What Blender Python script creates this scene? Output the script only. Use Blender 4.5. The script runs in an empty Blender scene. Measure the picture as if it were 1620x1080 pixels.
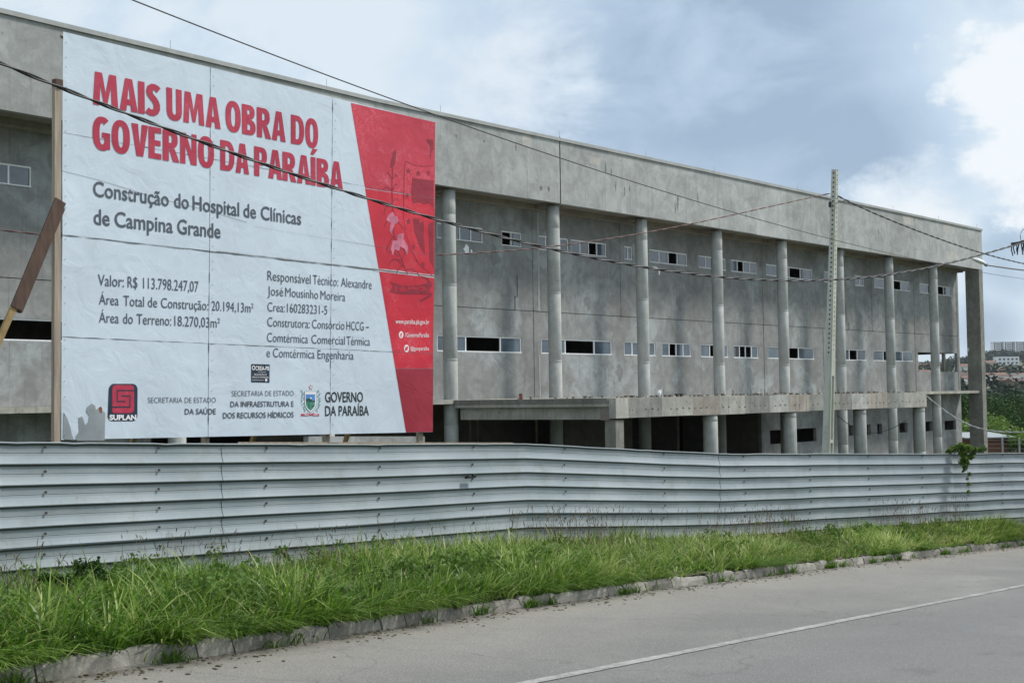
import bpy, bmesh, math, random
import numpy as np
from mathutils import Vector, Matrix, noise

random.seed(7); rng = np.random.default_rng(7)
S = bpy.context.scene
COL = S.collection

# ------------------------------------------------------------------ camera
F = 2100.0                        # focal length in photo pixels (photo 1620 wide)
PITCH = math.atan(87.0 / F); ROLL = math.atan(0.0155)
EYE = 1.6
cp, sp = math.cos(PITCH), math.sin(PITCH)
RIGHT = Vector((1, 0, 0)); UP = Vector((0, -sp, cp)); FWD = Vector((0, cp, sp))
cr, sr = math.cos(ROLL), math.sin(ROLL)
cx_, cy_ = RIGHT * cr - UP * sr, RIGHT * sr + UP * cr
cam = bpy.data.cameras.new('camera'); camo = bpy.data.objects.new('camera', cam); COL.objects.link(camo)
cam.sensor_width = 36.0; cam.lens = F / 1620 * 36; cam.clip_start = 0.1; cam.clip_end = 9000
M = Matrix((cx_, cy_, -FWD)).transposed().to_4x4(); M.translation = Vector((0, 0, EYE))
camo.matrix_world = M
S.camera = camo

# ------------------------------------------------------------------ world
SUN_EL, SUN_AZ = 52.0, 78.0       # azimuth measured from +Y towards +X
world = bpy.data.worlds.new('World'); S.world = world; world.use_nodes = True
wn, wl = world.node_tree.nodes, world.node_tree.links
wn.clear()
def W(t, **k):
    n = wn.new(t)
    for a, b in k.items(): setattr(n, a, b)
    return n
def wlink(v, sock):
    if isinstance(v, (int, float)): sock.default_value = v
    elif isinstance(v, tuple): sock.default_value = v
    else: wl.new(v, sock)
def wm(op, a, b=0.0, clamp=False):
    n = W('ShaderNodeMath', operation=op, use_clamp=clamp); wlink(a, n.inputs[0]); wlink(b, n.inputs[1]); return n.outputs[0]
def ray(px, py):
    x, y = px - 810.0, -(py - 540.0)
    u = x * cr + y * sr; v = -x * sr + y * cr
    return RIGHT * (u / F) + UP * (v / F) + FWD
tc = W('ShaderNodeTexCoord')
sky = W('ShaderNodeTexSky', sky_type='NISHITA')
sky.sun_disc = False; sky.sun_elevation = math.radians(SUN_EL); sky.sun_rotation = math.radians(SUN_AZ)
sky.air_density = 1.0; sky.dust_density = 1.5; sky.ozone_density = 1.2
def wnoise(scale, detail, rough, sz=1.0, off=0.0, dist=0.0):
    mp = W('ShaderNodeMapping'); mp.inputs['Scale'].default_value = (1, 1, sz); mp.inputs['Location'].default_value = (off, off * .7, off * .3)
    wl.new(tc.outputs['Generated'], mp.inputs['Vector'])
    n = W('ShaderNodeTexNoise'); n.inputs['Scale'].default_value = scale; n.inputs['Detail'].default_value = detail
    n.inputs['Roughness'].default_value = rough; n.inputs['Distortion'].default_value = dist
    wl.new(mp.outputs[0], n.inputs['Vector']); return n.outputs['Fac']
n_big = wnoise(2.6, 5, .55, 2.2, 3.1, .3)
n_mid = wnoise(9, 8, .6, 1.8, 1.3, .35)
n_edge = wnoise(26, 7, .62, 1.4, 5.3, .2)
def blob(px, py, r_in, r_out, wob=0.05):
    d = ray(px, py).normalized()
    dp = W('ShaderNodeVectorMath', operation='DOT_PRODUCT'); wl.new(tc.outputs['Generated'], dp.inputs[0]); dp.inputs[1].default_value = d
    ang = wm('ARCCOSINE', wm('MINIMUM', dp.outputs['Value'], 1.0))
    ang = wm('ADD', ang, wm('MULTIPLY', wm('SUBTRACT', n_mid, .5), wob * 3.2))
    ang = wm('ADD', ang, wm('MULTIPLY', wm('SUBTRACT', n_edge, .5), wob * 1.6))
    mr = W('ShaderNodeMapRange', interpolation_type='SMOOTHSTEP'); wl.new(ang, mr.inputs['Value'])
    mr.inputs['From Min'].default_value = r_in / F; mr.inputs['From Max'].default_value = r_out / F
    mr.inputs['To Min'].default_value = 1; mr.inputs['To Max'].default_value = 0
    return mr.outputs['Result']
# thick grey blue cloud bank against lighter cloud; same mix goes on round the whole sky
bank = wm('MAXIMUM', wm('MAXIMUM', blob(1150, 90, 120, 430, .05), blob(1330, 250, 60, 260, .035)), blob(900, 180, 60, 330, .05))
low = wm('MAXIMUM', blob(1600, 400, 30, 110, .02), blob(1560, 520, 20, 90, .02))
dark = wm('MAXIMUM', bank, wm('MULTIPLY', low, .8))
rest = W('ShaderNodeMapRange', interpolation_type='SMOOTHSTEP'); wl.new(n_big, rest.inputs['Value'])
rest.inputs['From Min'].default_value = .50; rest.inputs['From Max'].default_value = .72
dark = wm('MAXIMUM', dark, wm('MULTIPLY', rest.outputs['Result'], .6))
bright = wm('MAXIMUM', wm('MAXIMUM', blob(1600, 160, 60, 115, .05), blob(1600, 265, 50, 100, .04)), wm('MULTIPLY', blob(1440, 350, 20, 130, .035), .8))
bright = wm('MAXIMUM', bright, wm('MULTIPLY', blob(790, 110, 10, 170, .04), .55))
puff = W('ShaderNodeMapRange'); wl.new(n_mid, puff.inputs['Value']); puff.inputs['From Min'].default_value = .32; puff.inputs['From Max'].default_value = .68
puff.inputs['To Min'].default_value = -.30; puff.inputs['To Max'].default_value = .30
dark = wm('MULTIPLY', dark, wm('SUBTRACT', 1.0, bright), clamp=True)
tone = wm('ADD', wm('ADD', wm('MULTIPLY', dark, .9), wm('MULTIPLY', wm('SUBTRACT', n_edge, .5), .35)), puff.outputs['Result'], clamp=True)
cr_ = W('ShaderNodeValToRGB'); wl.new(tone, cr_.inputs[0])
el = cr_.color_ramp.elements
el[0].position = 0; el[0].color = (6.5, 7.3, 7.9, 1)
el[1].position = 1; el[1].color = (3.0, 3.95, 5.2, 1)
e = el.new(.45); e.color = (4.7, 5.85, 7.1, 1)
mixb = W('ShaderNodeMix', data_type='RGBA'); wl.new(bright, mixb.inputs[0]); wl.new(cr_.outputs[0], mixb.inputs[6]); mixb.inputs[7].default_value = (7.9, 8.2, 8.4, 1)
mixs = W('ShaderNodeMix', data_type='RGBA'); mixs.inputs[0].default_value = .88
wl.new(sky.outputs[0], mixs.inputs[6]); wl.new(mixb.outputs[2], mixs.inputs[7])
bg = W('ShaderNodeBackground'); bg.inputs['Strength'].default_value = 0.08
wl.new(mixs.outputs[2], bg.inputs['Color'])
wo = W('ShaderNodeOutputWorld'); wl.new(bg.outputs[0], wo.inputs['Surface'])

# ------------------------------------------------------------------ sun and exposure
sl = bpy.data.lights.new('sun', 'SUN'); sl.energy = 2.5; sl.angle = math.radians(10); sl.color = (1.0, .965, .90)
so = bpy.data.objects.new('sun', sl); COL.objects.link(so)
az, el_ = math.radians(SUN_AZ), math.radians(SUN_EL)
sd = Vector((math.sin(az) * math.cos(el_), math.cos(az) * math.cos(el_), math.sin(el_)))
so.rotation_euler = sd.to_track_quat('Z', 'Y').to_euler(); so.location = (20, -10, 40)
S.view_settings.view_transform = 'Standard'; S.view_settings.look = 'None'
S.view_settings.exposure = 0.62; S.view_settings.gamma = 1.0; S.view_settings.use_curve_mapping = False
S.render.engine = 'CYCLES'
S.cycles.max_bounces = 6; S.cycles.volume_bounces = 0

# ------------------------------------------------------------------ helpers
def pix(px, py, D):
    """world point seen at a photo position at depth D (metres along +Y)"""
    q = ray(px, py); return Vector((0, 0, EYE)) + q * (D / q.y)
def on_plane(px, py, p0, n):
    q = ray(px, py); o = Vector((0, 0, EYE)); return o + q * ((Vector(p0) - o).dot(n) / q.dot(n))

class Mat:
    def __init__(s, name, rough=.8, metal=0.0, spec=.5):
        s.m = bpy.data.materials.new(name); s.m.use_nodes = True
        s.n, s.l = s.m.node_tree.nodes, s.m.node_tree.links
        s.b = s.n['Principled BSDF']; s.b.inputs['Roughness'].default_value = rough
        s.b.inputs['Metallic'].default_value = metal; s.b.inputs['Specular IOR Level'].default_value = spec
        s.tc = s.n.new('ShaderNodeTexCoord'); s.vec = s.tc.outputs['Object']
    def add(s, t, **k):
        n = s.n.new(t)
        for a, b in k.items(): setattr(n, a, b)
        return n
    def put(s, v, sock):
        if isinstance(v, (int, float)): sock.default_value = v
        elif isinstance(v, tuple): sock.default_value = v if len(v) == 4 else v + (1,)
        else: s.l.new(v, sock)
    def shift_random(s, k=40):
        oi = s.add('ShaderNodeObjectInfo'); m = s.math('MULTIPLY', oi.outputs['Random'], k)
        v = s.add('ShaderNodeVectorMath', operation='ADD'); s.l.new(s.vec, v.inputs[0]); s.l.new(m, v.inputs[1]); s.vec = v.outputs[0]
    def math(s, op, a, b=0.0, clamp=False):
        n = s.add('ShaderNodeMath', operation=op, use_clamp=clamp); s.put(a, n.inputs[0]); s.put(b, n.inputs[1]); return n.outputs[0]
    def noise(s, scale, detail=4, rough=.55, sc=(1, 1, 1), off=0, dist=0):
        mp = s.add('ShaderNodeMapping'); mp.inputs['Scale'].default_value = sc; mp.inputs['Location'].default_value = (off, off, off)
        s.l.new(s.vec, mp.inputs[0]); n = s.add('ShaderNodeTexNoise'); s.l.new(mp.outputs[0], n.inputs['Vector'])
        n.inputs['Scale'].default_value = scale; n.inputs['Detail'].default_value = detail; n.inputs['Roughness'].default_value = rough
        n.inputs['Distortion'].default_value = dist; return n.outputs['Fac']
    def rng(s, v, a, b, c=0.0, d=1.0):
        n = s.add('ShaderNodeMapRange'); s.l.new(v, n.inputs['Value'])
        for i, x in enumerate((a, b, c, d)): n.inputs[i + 1].default_value = x
        return n.outputs['Result']
    def mix(s, f, a, b, blend='MIX'):
        n = s.add('ShaderNodeMix', data_type='RGBA', blend_type=blend); s.put(f, n.inputs[0]); s.put(a, n.inputs[6]); s.put(b, n.inputs[7]); return n.outputs[2]
    def color(s, c): s.put(c, s.b.inputs['Base Color'])
    def bump(s, h, strength=.3, dist=.02):
        n = s.add('ShaderNodeBump'); n.inputs['Strength'].default_value = strength; n.inputs['Distance'].default_value = dist
        s.l.new(h, n.inputs['Height']); s.l.new(n.outputs[0], s.b.inputs['Normal'])

def concrete(name, base, warm=(1.02, 1.0, .96), contrast=1.0, specks=.0, streak=.5, rnd=0.0, shift=False, patch=(1.25, 1.28, 1.3), patch_amt=.5, bump=.25):
    m = Mat(name, .9, spec=.25)
    if shift: m.shift_random()
    b = tuple(base * w for w in warm)
    blot = m.noise(.55, 6, .62, off=2, dist=.4)
    fine = m.noise(3.2, 8, .68, off=9)
    st = m.noise(2.0, 5, .6, sc=(1.6, 1.6, .13), off=4)
    grain = m.noise(38, 3, .6)
    c = m.mix(m.rng(blot, .35, .65), tuple(x * (1 - .22 * contrast) for x in b), tuple(x * (1 + .12 * contrast) for x in b))
    c = m.mix(m.math('MULTIPLY', m.rng(st, .5, .7), streak), c, tuple(x * .62 for x in b))
    pm = m.math('MULTIPLY', m.rng(m.noise(.33, 6, .62, off=31, dist=.8), .50, .62), patch_amt)
    c = m.mix(pm, c, (b[0] * patch[0], b[1] * patch[1], b[2] * patch[2]))
    c = m.mix(m.rng(fine, .2, .8, .0, .55), c, m.mix(m.rng(fine, .35, .65), tuple(x * .72 for x in b), tuple(x * 1.22 for x in b)))
    mot = m.noise(1.35, 7, .72, off=23, dist=.9)
    c = m.mix(m.rng(mot, .46, .60, 0, .42 * contrast), c, tuple(x * .60 for x in b)); c = m.mix(m.rng(mot, .44, .32, 0, .30 * contrast), c, tuple(x * 1.32 for x in b))
    dr = m.noise(5.5, 4, .6, sc=(1.6, 1.6, .06), off=51)
    c = m.mix(m.math('MULTIPLY', m.rng(dr, .57, .68), streak * .7), c, tuple(x * .42 for x in b))
    c = m.mix(m.rng(grain, .3, .7, .25, 0), c, tuple(x * .6 for x in b))
    if specks:
        sp_ = m.rng(m.noise(7, 3, .7, off=17), .66, .70, 0, specks)
        c = m.mix(sp_, c, (.05, .042, .035))
    if rnd:
        oi = m.add('ShaderNodeObjectInfo'); f = m.rng(oi.outputs['Random'], 0, 1, 1 - rnd, 1 + rnd * .5)
        cc = m.add('ShaderNodeCombineColor'); [m.l.new(f, cc.inputs[i]) for i in range(3)]
        c = m.mix(1.0, c, cc.outputs[0], 'MULTIPLY')
    m.color(c); m.bump(m.math('ADD', fine, m.math('MULTIPLY', grain, .4)), bump, .02)
    return m.m
def plain(name, c, rough=.6, metal=0.0, var=.15, scale=6, spec=.4, sc=(1, 1, 1)):
    m = Mat(name, rough, metal, spec); n = m.noise(scale, 4, .6, sc=sc)
    m.color(m.mix(m.rng(n, .3, .7), tuple(x * (1 - var) for x in c), tuple(x * (1 + var) for x in c))); return m.m

class MB:
    """collects faces for ONE mesh"""
    def __init__(s): s.v = []; s.f = []
    def box(s, x0, x1, y0, y1, z0, z1, T=None):
        b = len(s.v)
        for z in (z0, z1):
            for x, y in ((x0, y0), (x1, y0), (x1, y1), (x0, y1)):
                s.v.append(T(x, y, z) if T else (x, y, z))
        s.f += [(b + 3, b + 2, b + 1, b), (b + 4, b + 5, b + 6, b + 7)] + [(b + i, b + (i + 1) % 4, b + 4 + (i + 1) % 4, b + 4 + i) for i in range(4)]
        return s
    def hexa(s, lo, hi):
        b = len(s.v); s.v += [tuple(p) for p in lo] + [tuple(p) for p in hi]
        s.f += [(b + 3, b + 2, b + 1, b), (b + 4, b + 5, b + 6, b + 7)] + [(b + i, b + (i + 1) % 4, b + 4 + (i + 1) % 4, b + 4 + i) for i in range(4)]
        return s
    def poly(s, pts):
        b = len(s.v); s.v += [tuple(p) for p in pts]; s.f.append(tuple(range(b, b + len(pts)))); return s
    def tube(s, pts, r, n=6, r2=None, cap=True):
        pts = [Vector(p) for p in pts]; b = len(s.v); m = len(pts)
        for i, p in enumerate(pts):
            d = (pts[min(i + 1, m - 1)] - pts[max(i - 1, 0)]).normalized()
            a = d.orthogonal().normalized() if abs(d.z) > .95 else d.cross(Vector((0, 0, 1))).normalized()
            c = d.cross(a); rr = r if r2 is None else r + (r2 - r) * i / (m - 1)
            for k in range(n):
                t = 2 * math.pi * k / n; s.v.append(tuple(p + (a * math.cos(t) + c * math.sin(t)) * rr))
        for i in range(m - 1):
            for k in range(n):
                s.f.append((b + i * n + k, b + i * n + (k + 1) % n, b + (i + 1) * n + (k + 1) % n, b + (i + 1) * n + k))
        if cap: s.f += [tuple(range(b + n - 1, b - 1, -1)), tuple(range(b + (m - 1) * n, b + m * n))]
        return s
    def grid(s, fn, nu, nv):
        b = len(s.v)
        for j in range(nv + 1):
            for i in range(nu + 1): s.v.append(tuple(fn(i / nu, j / nv)))
        for j in range(nv):
            for i in range(nu):
                a = b + j * (nu + 1) + i; s.f.append((a, a + 1, a + nu + 2, a + nu + 1))
        return s
    def mesh(s, name, mat, smooth=False):
        me = bpy.data.meshes.new(name); me.from_pydata(s.v, [], s.f)
        if mat: me.materials.append(mat)
        if smooth: me.shade_smooth()
        me.update(); return me
    def build(s, name, mat, parent=None, smooth=False, kind=None, label=None):
        return link(name, s.mesh(name, mat, smooth), parent, kind, label)
def link(name, data, parent=None, kind=None, label=None):
    o = bpy.data.objects.new(name, data); COL.objects.link(o)
    if parent: o.parent = parent
    if kind: o['kind'] = kind
    if label: o['label'] = label
    return o
def tag(o, label, cat, group=None):
    o['label'] = label; o['category'] = cat
    if group: o['group'] = group
    return o
def thing(name, loc, label, cat, rz=0.0, group=None):
    o = link(name, None); o.location = loc; o.rotation_euler = (0, 0, rz); return tag(o, label, cat, group)

# ------------------------------------------------------------------ frames of the place
# road runs along RA (falling 6.5 %), perpendicular RP points to the building side
RA = Vector((.5987, .8010, 0)); RP = Vector((-.8010, .5987, 0))
def smooth(x, a, b):
    t = min(1, max(0, (x - a) / (b - a))); return t * t * (3 - 2 * t)
def road_z(t):
    if t < 50: return -.0654 * t if t > -60 else .0654 * 60
    return -.0654 * (50 + 30 * (1 - math.exp(-(t - 50) / 30)))
KB = [(-60, 5.0), (-20, 6.6), (0, 7.95), (5.7, 8.39), (8, 8.58), (11.7, 8.98), (13.5, 9.11), (15.4, 9.2), (18.5, 9.27), (21.7, 9.35), (25, 9.39), (29.4, 9.41), (33, 9.4), (120, 9.3)]
def interp(tab, t):
    for (a, b), (c, d) in zip(tab, tab[1:]):
        if t <= c: return b + (d - b) * (t - a) / (c - a)
    return tab[-1][1]
def kerb_s(t): return interp(KB, t)
PITCHF = .22
FN = []
for x, y, pt in [(0, 698.5, 33.6), (350, 701.5, 28.2), (831, 701.5, 21.7), (1137, 717, 18.4), (1507, 717, 14.95), (1620, 716, 14.2)]:
    FN.append(pix(x, y, F * PITCHF / pt))
d0 = FN[0] - FN[1]; FN.insert(0, FN[0] + d0.normalized() * 6 + Vector((0, 0, .0)))
d1 = (FN[-1] - FN[-2]); FN.append(FN[-1] + Vector((d1.x, d1.y, 0)).normalized() * 12 + Vector((0, 0, -.6)))
FH = 8.35 * PITCHF
FT = [(p.dot(RA), p.dot(RP), p.z - FH) for p in FN]
FT_s = [(-60, 13.0)] + [(a, b) for a, b, c in FT] + [(120, 7.0 + 2.7)]
FT_z = [(-60, 3.9)] + [(a, c) for a, b, c in FT] + [(120, -6.5)]
def fence_s(t): return max(interp(FT_s, t), kerb_s(t) + .35)
def fence_z(t): return interp(FT_z, t)
def ground(x, y):
    """terrain height behind the kerb"""
    t, s = x * RA.x + y * RA.y, x * RP.x + y * RP.y
    D = math.hypot(x, y)
    kz = road_z(t)
    if s < kerb_s(t) + .1: near = kz - .6
    else:
        fs = fence_s(t); w = (s - kerb_s(t)) / (fs - kerb_s(t))
        if w <= 1: near = ((kz + .13) * (1 - w) + (fence_z(t) + .06) * w if t < 60 else kz + .1) - .45
        else: near = (fence_z(t) - .35) * (1 - smooth(s - fs, 0.3, 4)) + (-2.9) * smooth(s - fs, .3, 4)
    tab = [(0, -2.9), (100, -3), (150, -7), (260, -12), (420, -10), (600, 1.0), (800, 6), (1300, 19), (2000, 44), (2500, 60), (2800, 67), (3200, 60), (3700, 30), (4200, 10)]
    zf_ = interp(tab, D); az_f = smooth(math.degrees(math.atan2(x, y)), 16.6, 20.5)
    if zf_ > 15: zf_ = 15 + (zf_ - 15) * (.50 + .46 * az_f)
    far = zf_ + (noise.noise(Vector((x * .004, y * .004, 2))) * min(6, D * .006) if D > 200 else 0)
    k = smooth(D, 95, 150)
    return near * (1 - k) + far * k

# materials -----------------------------------------------------------
m_soil = plain('soil', (.085, .075, .045), .95, var=.4, scale=3)
m_fascia = concrete('fascia_concrete', .43, (.97, 1, .975), 1.15, streak=.35, rnd=.12, patch_amt=.45, specks=.35)
m_wall = concrete('wall_render', .30, (.975, 1.0, .985), 1.35, streak=.5, patch=(1.5, 1.6, 1.68), patch_amt=.85)
m_col = concrete('column_concrete', .45, (.975, 1, .96), .9, streak=.5, shift=True, specks=.25, patch_amt=.35)
m_canopy = concrete('canopy_concrete', .42, (1.02, 1.0, .91), 1.5, specks=.95, streak=.8, rnd=.45, patch=(1.18, 1.1, .95), bump=.5)
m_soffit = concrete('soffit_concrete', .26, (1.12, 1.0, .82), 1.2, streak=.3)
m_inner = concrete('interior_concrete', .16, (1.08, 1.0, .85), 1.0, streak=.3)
m_post = concrete('post_concrete', .25, (1.0, 1.0, .90), 1.7, specks=.95, streak=.6, patch_amt=.2)
m_alu = plain('white_aluminium', (.86, .88, .90), .4, var=.04)
m_dark = plain('dark_gap', (.015, .015, .015), .9)

# ------------------------------------------------------------------ ground, road, kerb
def ground_mesh():
    xs = sorted(set([round(v, 2) for v in list(np.arange(-40, 60, 1.6)) + list(np.arange(60, 400, 14)) + list(np.arange(400, 3000, 70)) + list(np.arange(-400, -40, 14)) + list(np.arange(-3000, -400, 120))]))
    ys = sorted(set([round(v, 2) for v in list(np.arange(-30, 110, 1.6)) + list(np.arange(110, 500, 14)) + list(np.arange(500, 4300, 70)) + list(np.arange(-600, -30, 30))]))
    mb = MB(); nx = len(xs)
    for y in ys:
        for x in xs: mb.v.append((x, y, ground(x, y)))
    for j in range(len(ys) - 1):
        for i in range(nx - 1):
            a = j * nx + i; mb.f.append((a, a + 1, a + nx + 1, a + nx))
    return mb
mg = Mat('terrain', .95)
nn = mg.noise(.006, 6, .6, off=3); n2 = mg.noise(.05, 5, .6)
mg.color(mg.mix(mg.rng(nn, .42, .6), mg.mix(n2, (.035, .06, .025), (.06, .085, .035)), mg.mix(n2, (.10, .11, .06), (.16, .13, .09))))
ground_mesh().build('ground', mg.m, kind='structure', smooth=True)

# verge: soil strip between kerb and fence
def strip(name, mat, s0f, s1f, zf, ts, ns=4, kind='structure', attr=None):
    mb = MB()
    for t in ts:
        for k in range(ns + 1):
            s = s0f(t) + (s1f(t) - s0f(t)) * k / ns; p = RA * t + RP * s; mb.v.append((p.x, p.y, zf(t, s)))
    for i in range(len(ts) - 1):
        for k in range(ns):
            a = i * (ns + 1) + k; mb.f.append((a, a + ns + 1, a + ns + 2, a + 1))
    for i, f in enumerate(mb.f): mb.f[i] = tuple(reversed(f))
    o = mb.build(name, mat, kind=kind, smooth=True)
    if attr:
        at = o.data.attributes.new('kd', 'FLOAT', 'POINT')
        vals = []
        for t in ts:
            for k in range(ns + 1): s = s0f(t) + (s1f(t) - s0f(t)) * k / ns; vals.append(kerb_s(t) - s)
        at.data.foreach_set('value', vals)
    return o
ts = list(np.arange(-20, 60, .8))
def verge_z(t, s):
    w = min(1, max(0, (s - kerb_s(t)) / (fence_s(t) - kerb_s(t))))
    return (road_z(t) + .125) * (1 - w) + (fence_z(t) + .09) * w + .02 * math.sin(t * 2.1 + s * 3) 
strip('verge', m_soil, lambda t: kerb_s(t) + .08, lambda t: fence_s(t) + .25, verge_z, ts, 6)

mr = Mat('worn_asphalt', .86, spec=.3)
at = mr.add('ShaderNodeAttribute', attribute_name='kd')
agg = mr.noise(260, 3, .75); med = mr.noise(1.4, 6, .65, off=3); big = mr.noise(.22, 5, .6, off=8, dist=.6)
rut = mr.noise(.9, 4, .6, sc=(.25, .25, .25), off=21)
c = mr.mix(mr.rng(big, .4, .62), (.165, .163, .156), (.265, .258, .242))
c = mr.mix(mr.rng(med, .35, .7, 0, .55), c, (.19, .19, .184))
lane2 = mr.rng(at.outputs['Fac'], 3.2, 4.1, 0, .6)
c = mr.mix(lane2, c, (.15, .155, .165))
tar = mr.rng(mr.noise(1.1, 6, .7, off=40, dist=.5), .56, .64, 0, .6)
tar2 = mr.math('MULTIPLY', tar, mr.rng(mr.math('ABSOLUTE', mr.math('SUBTRACT', at.outputs['Fac'], 5.1)), .0, .9, 1, .22))
c = mr.mix(tar2, c, (.09, .09, .095))
dust = mr.math('MULTIPLY', mr.rng(at.outputs['Fac'], .1, 2.3, 1, 0), mr.rng(med, .25, .7, .25, 1), clamp=True)
c = mr.mix(mr.math('MULTIPLY', dust, .9), c, (.30, .272, .225))
gut = mr.math('MULTIPLY', mr.rng(at.outputs['Fac'], .02, .36, 1, 0), mr.rng(mr.noise(3.5, 5, .7), .4, .6), clamp=True)
c = mr.mix(mr.math('MULTIPLY', gut, .9), c, (.06, .05, .035))
gr2 = mr.noise(75, 4, .8, off=6)
c = mr.mix(mr.rng(gr2, .34, .50, .75, 0), c, (.07, .072, .072)); c = mr.mix(mr.rng(gr2, .52, .68, 0, .7), c, (.42, .41, .39))
c = mr.mix(mr.rng(agg, .42, .52, .42, 0), c, (.08, .08, .078)); c = mr.mix(mr.rng(agg, .58, .66, 0, .5), c, (.42, .41, .385))
scr2 = mr.noise(6, 6, .75, sc=(.5, 1.3, 1), off=61)
c = mr.mix(mr.rng(scr2, .58, .7, 0, .35), c, (.11, .11, .108))
crk = mr.add('ShaderNodeTexVoronoi', feature='DISTANCE_TO_EDGE'); crk.inputs['Scale'].default_value = .33
vv = mr.add('ShaderNodeVectorMath', operation='ADD'); mr.l.new(mr.vec, vv.inputs[0])
nc = mr.add('ShaderNodeTexNoise'); nc.inputs['Scale'].default_value = 1.3; nc.inputs['Detail'].default_value = 6; mr.l.new(mr.vec, nc.inputs['Vector'])
mr.l.new(nc.outputs['Color'], vv.inputs[1]); mr.l.new(vv.outputs[0], crk.inputs['Vector'])
c = mr.mix(mr.rng(crk.outputs['Distance'], .0, .006, .35, 0), c, (.06, .06, .055))
mr.color(c); mr.bump(mr.math('ADD', agg, mr.math('ADD', gr2, mr.math('MULTIPLY', med, .5))), .6, .01)
strip('road', mr.m, lambda t: kerb_s(t) - 9.5, lambda t: kerb_s(t) + .05, lambda t, s: road_z(t), list(np.arange(-60, 118, 1.0)), 24, attr=True)
mp_ = Mat('worn_road_paint', .8); w_ = mp_.noise(16, 6, .75); w2 = mp_.noise(1.6, 4, .6, off=5)
wear = mp_.math('ADD', mp_.rng(w_, .42, .62), mp_.rng(w2, .35, .65, -.5, .45), clamp=True)
mp_.color(mp_.mix(wear, (.20, .20, .19), (.34, .34, .325)))
mb = MB(); tt = list(np.arange(-20, 100, .12)); 
for t in tt:
    for s in (-1, 1):
        c0 = 5.90 + .01 * math.sin(t * .6); p = RA * t + RP * (c0 + s * (.052 + .010 * random.random())); mb.v.append((p.x, p.y, road_z(t) + .006))
for i in range(len(tt) - 1): mb.f.append((2 * i, 2 * i + 1, 2 * i + 3, 2 * i + 2))
for i, f in enumerate(mb.f): mb.f[i] = tuple(reversed(f))
mb.build('road_line', mp_.m, kind='structure')

m_kerb = concrete('kerb_concrete', .30, (1.05, 1.0, .9), 1.6, specks=1.0, streak=.0, rnd=.35, patch=(.45, .5, .36), patch_amt=.55, bump=.9)
kerb = link('kerb', None, kind='structure')
t = -14.0
while t < 62:
    L = random.choice([.85, .7, .6, .5, .4, .95, .3]); h = .125 + .015 * (1 - smooth(t, 5, 12)) + random.uniform(-.015, .012)
    if t > 45: L = 2
    ds = random.uniform(-.012, .012); tw = random.uniform(-.012, .012); tilt = random.uniform(-.014, .014)
    mb = MB(); nx, rz_ = max(3, int(L / .12)), [(-.005, -.15), (.0, .02), (.006, h * .6), (.02, h - .012), (.045, h), (.12, h + .002), (.13, -.1)]
    for i in range(nx + 1):
        ti = t + .005 + (L - .010) * i / nx; end = (i == 0 or i == nx)
        for j, (o_, z_) in enumerate(rz_):
            q = noise.noise(Vector((ti * 5, j * 1.7, 3))) * .018 + noise.noise(Vector((ti * 14, j * 3.1, 9))) * .012
            s = kerb_s(ti) + o_ + ds + tw * (i / nx - .5) + q + (.012 if end and 1 < j < 5 else 0)
            z = road_z(ti) + z_ + (q * .8 if j > 1 else 0) + tilt * (i / nx - .5) - (.012 if end and j > 2 else 0)
            p = RA * ti + RP * s; mb.v.append((p.x, p.y, z))
    m = len(rz_)
    for i in range(nx):
        for j in range(m - 1): a = i * m + j; mb.f.append((a, a + m, a + m + 1, a + 1))
    mb.f += [tuple(range(m)), tuple(range(nx * m + m - 1, nx * m - 1, -1))]
    mb.build('kerb_block', m_kerb, kerb); t += L

# ------------------------------------------------------------------ metal site fence
mf = Mat('galvanised_sheet', .42, .25, .4)
f1 = mf.noise(.8, 5, .6, sc=(1, 1, 2)); f2 = mf.noise(30, 3, .6, sc=(1, 1, .08)); f3 = mf.noise(2.2, 6, .7, off=7)
oi = mf.add('ShaderNodeObjectInfo')
c = mf.mix(mf.rng(f1, .35, .65), (.255, .30, .325), (.32, .36, .385))
c = mf.mix(mf.rng(f2, .3, .7, .12, 0), c, (.29, .32, .34))
c = mf.mix(mf.rng(f3, .54, .70, 0, .5), c, (.22, .235, .225))
f4 = mf.noise(14, 5, .7, off=13); c = mf.mix(mf.rng(f4, .64, .72, 0, .55), c, (.13, .12, .10))
low = mf.add('ShaderNodeAttribute', attribute_name='low'); c = mf.mix(mf.math('MULTIPLY', low.outputs['Fac'], mf.rng(f3, .3, .6, .25, .9)), c, (.16, .18, .165))
f = mf.rng(oi.outputs['Random'], 0, 1, .92, 1.05); cc = mf.add('ShaderNodeCombineColor'); [mf.l.new(f, cc.inputs[i]) for i in range(3)]
c = mf.mix(1.0, c, cc.outputs[0], 'MULTIPLY')
geo = mf.add('ShaderNodeAttribute', attribute_name='rib_shade')
c = mf.mix(mf.math('MULTIPLY', geo.outputs['Fac'], .92), c, (.075, .088, .088))  # shade bands under the ribs put into the sheet colour, in a dirty tone
mf.color(c); mf.put(mf.rng(f3, .3, .7, .5, .65), mf.b.inputs['Roughness']); mf.bump(mf.noise(1.2, 3, .5, sc=(1, 1, 3)), .12, .05)
m_sheet = mf.m
m_screw = plain('rusty_screw', (.05, .045, .04), .6)
fence = thing('metal_site_fence', FN[1] - Vector((0, 0, FH)), 'long ribbed galvanised sheet metal site fence standing in roadside grass', 'fence')
FB = fence.location.copy()
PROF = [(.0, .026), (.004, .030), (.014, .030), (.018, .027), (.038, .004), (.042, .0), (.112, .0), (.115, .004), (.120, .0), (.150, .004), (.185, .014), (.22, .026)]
PG = [0, 0, .2, 1, 1, 0, 0, .8, 0, 0, 0, 0]  # per profile point: shade painted on the down-facing rib faces and bead
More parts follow.
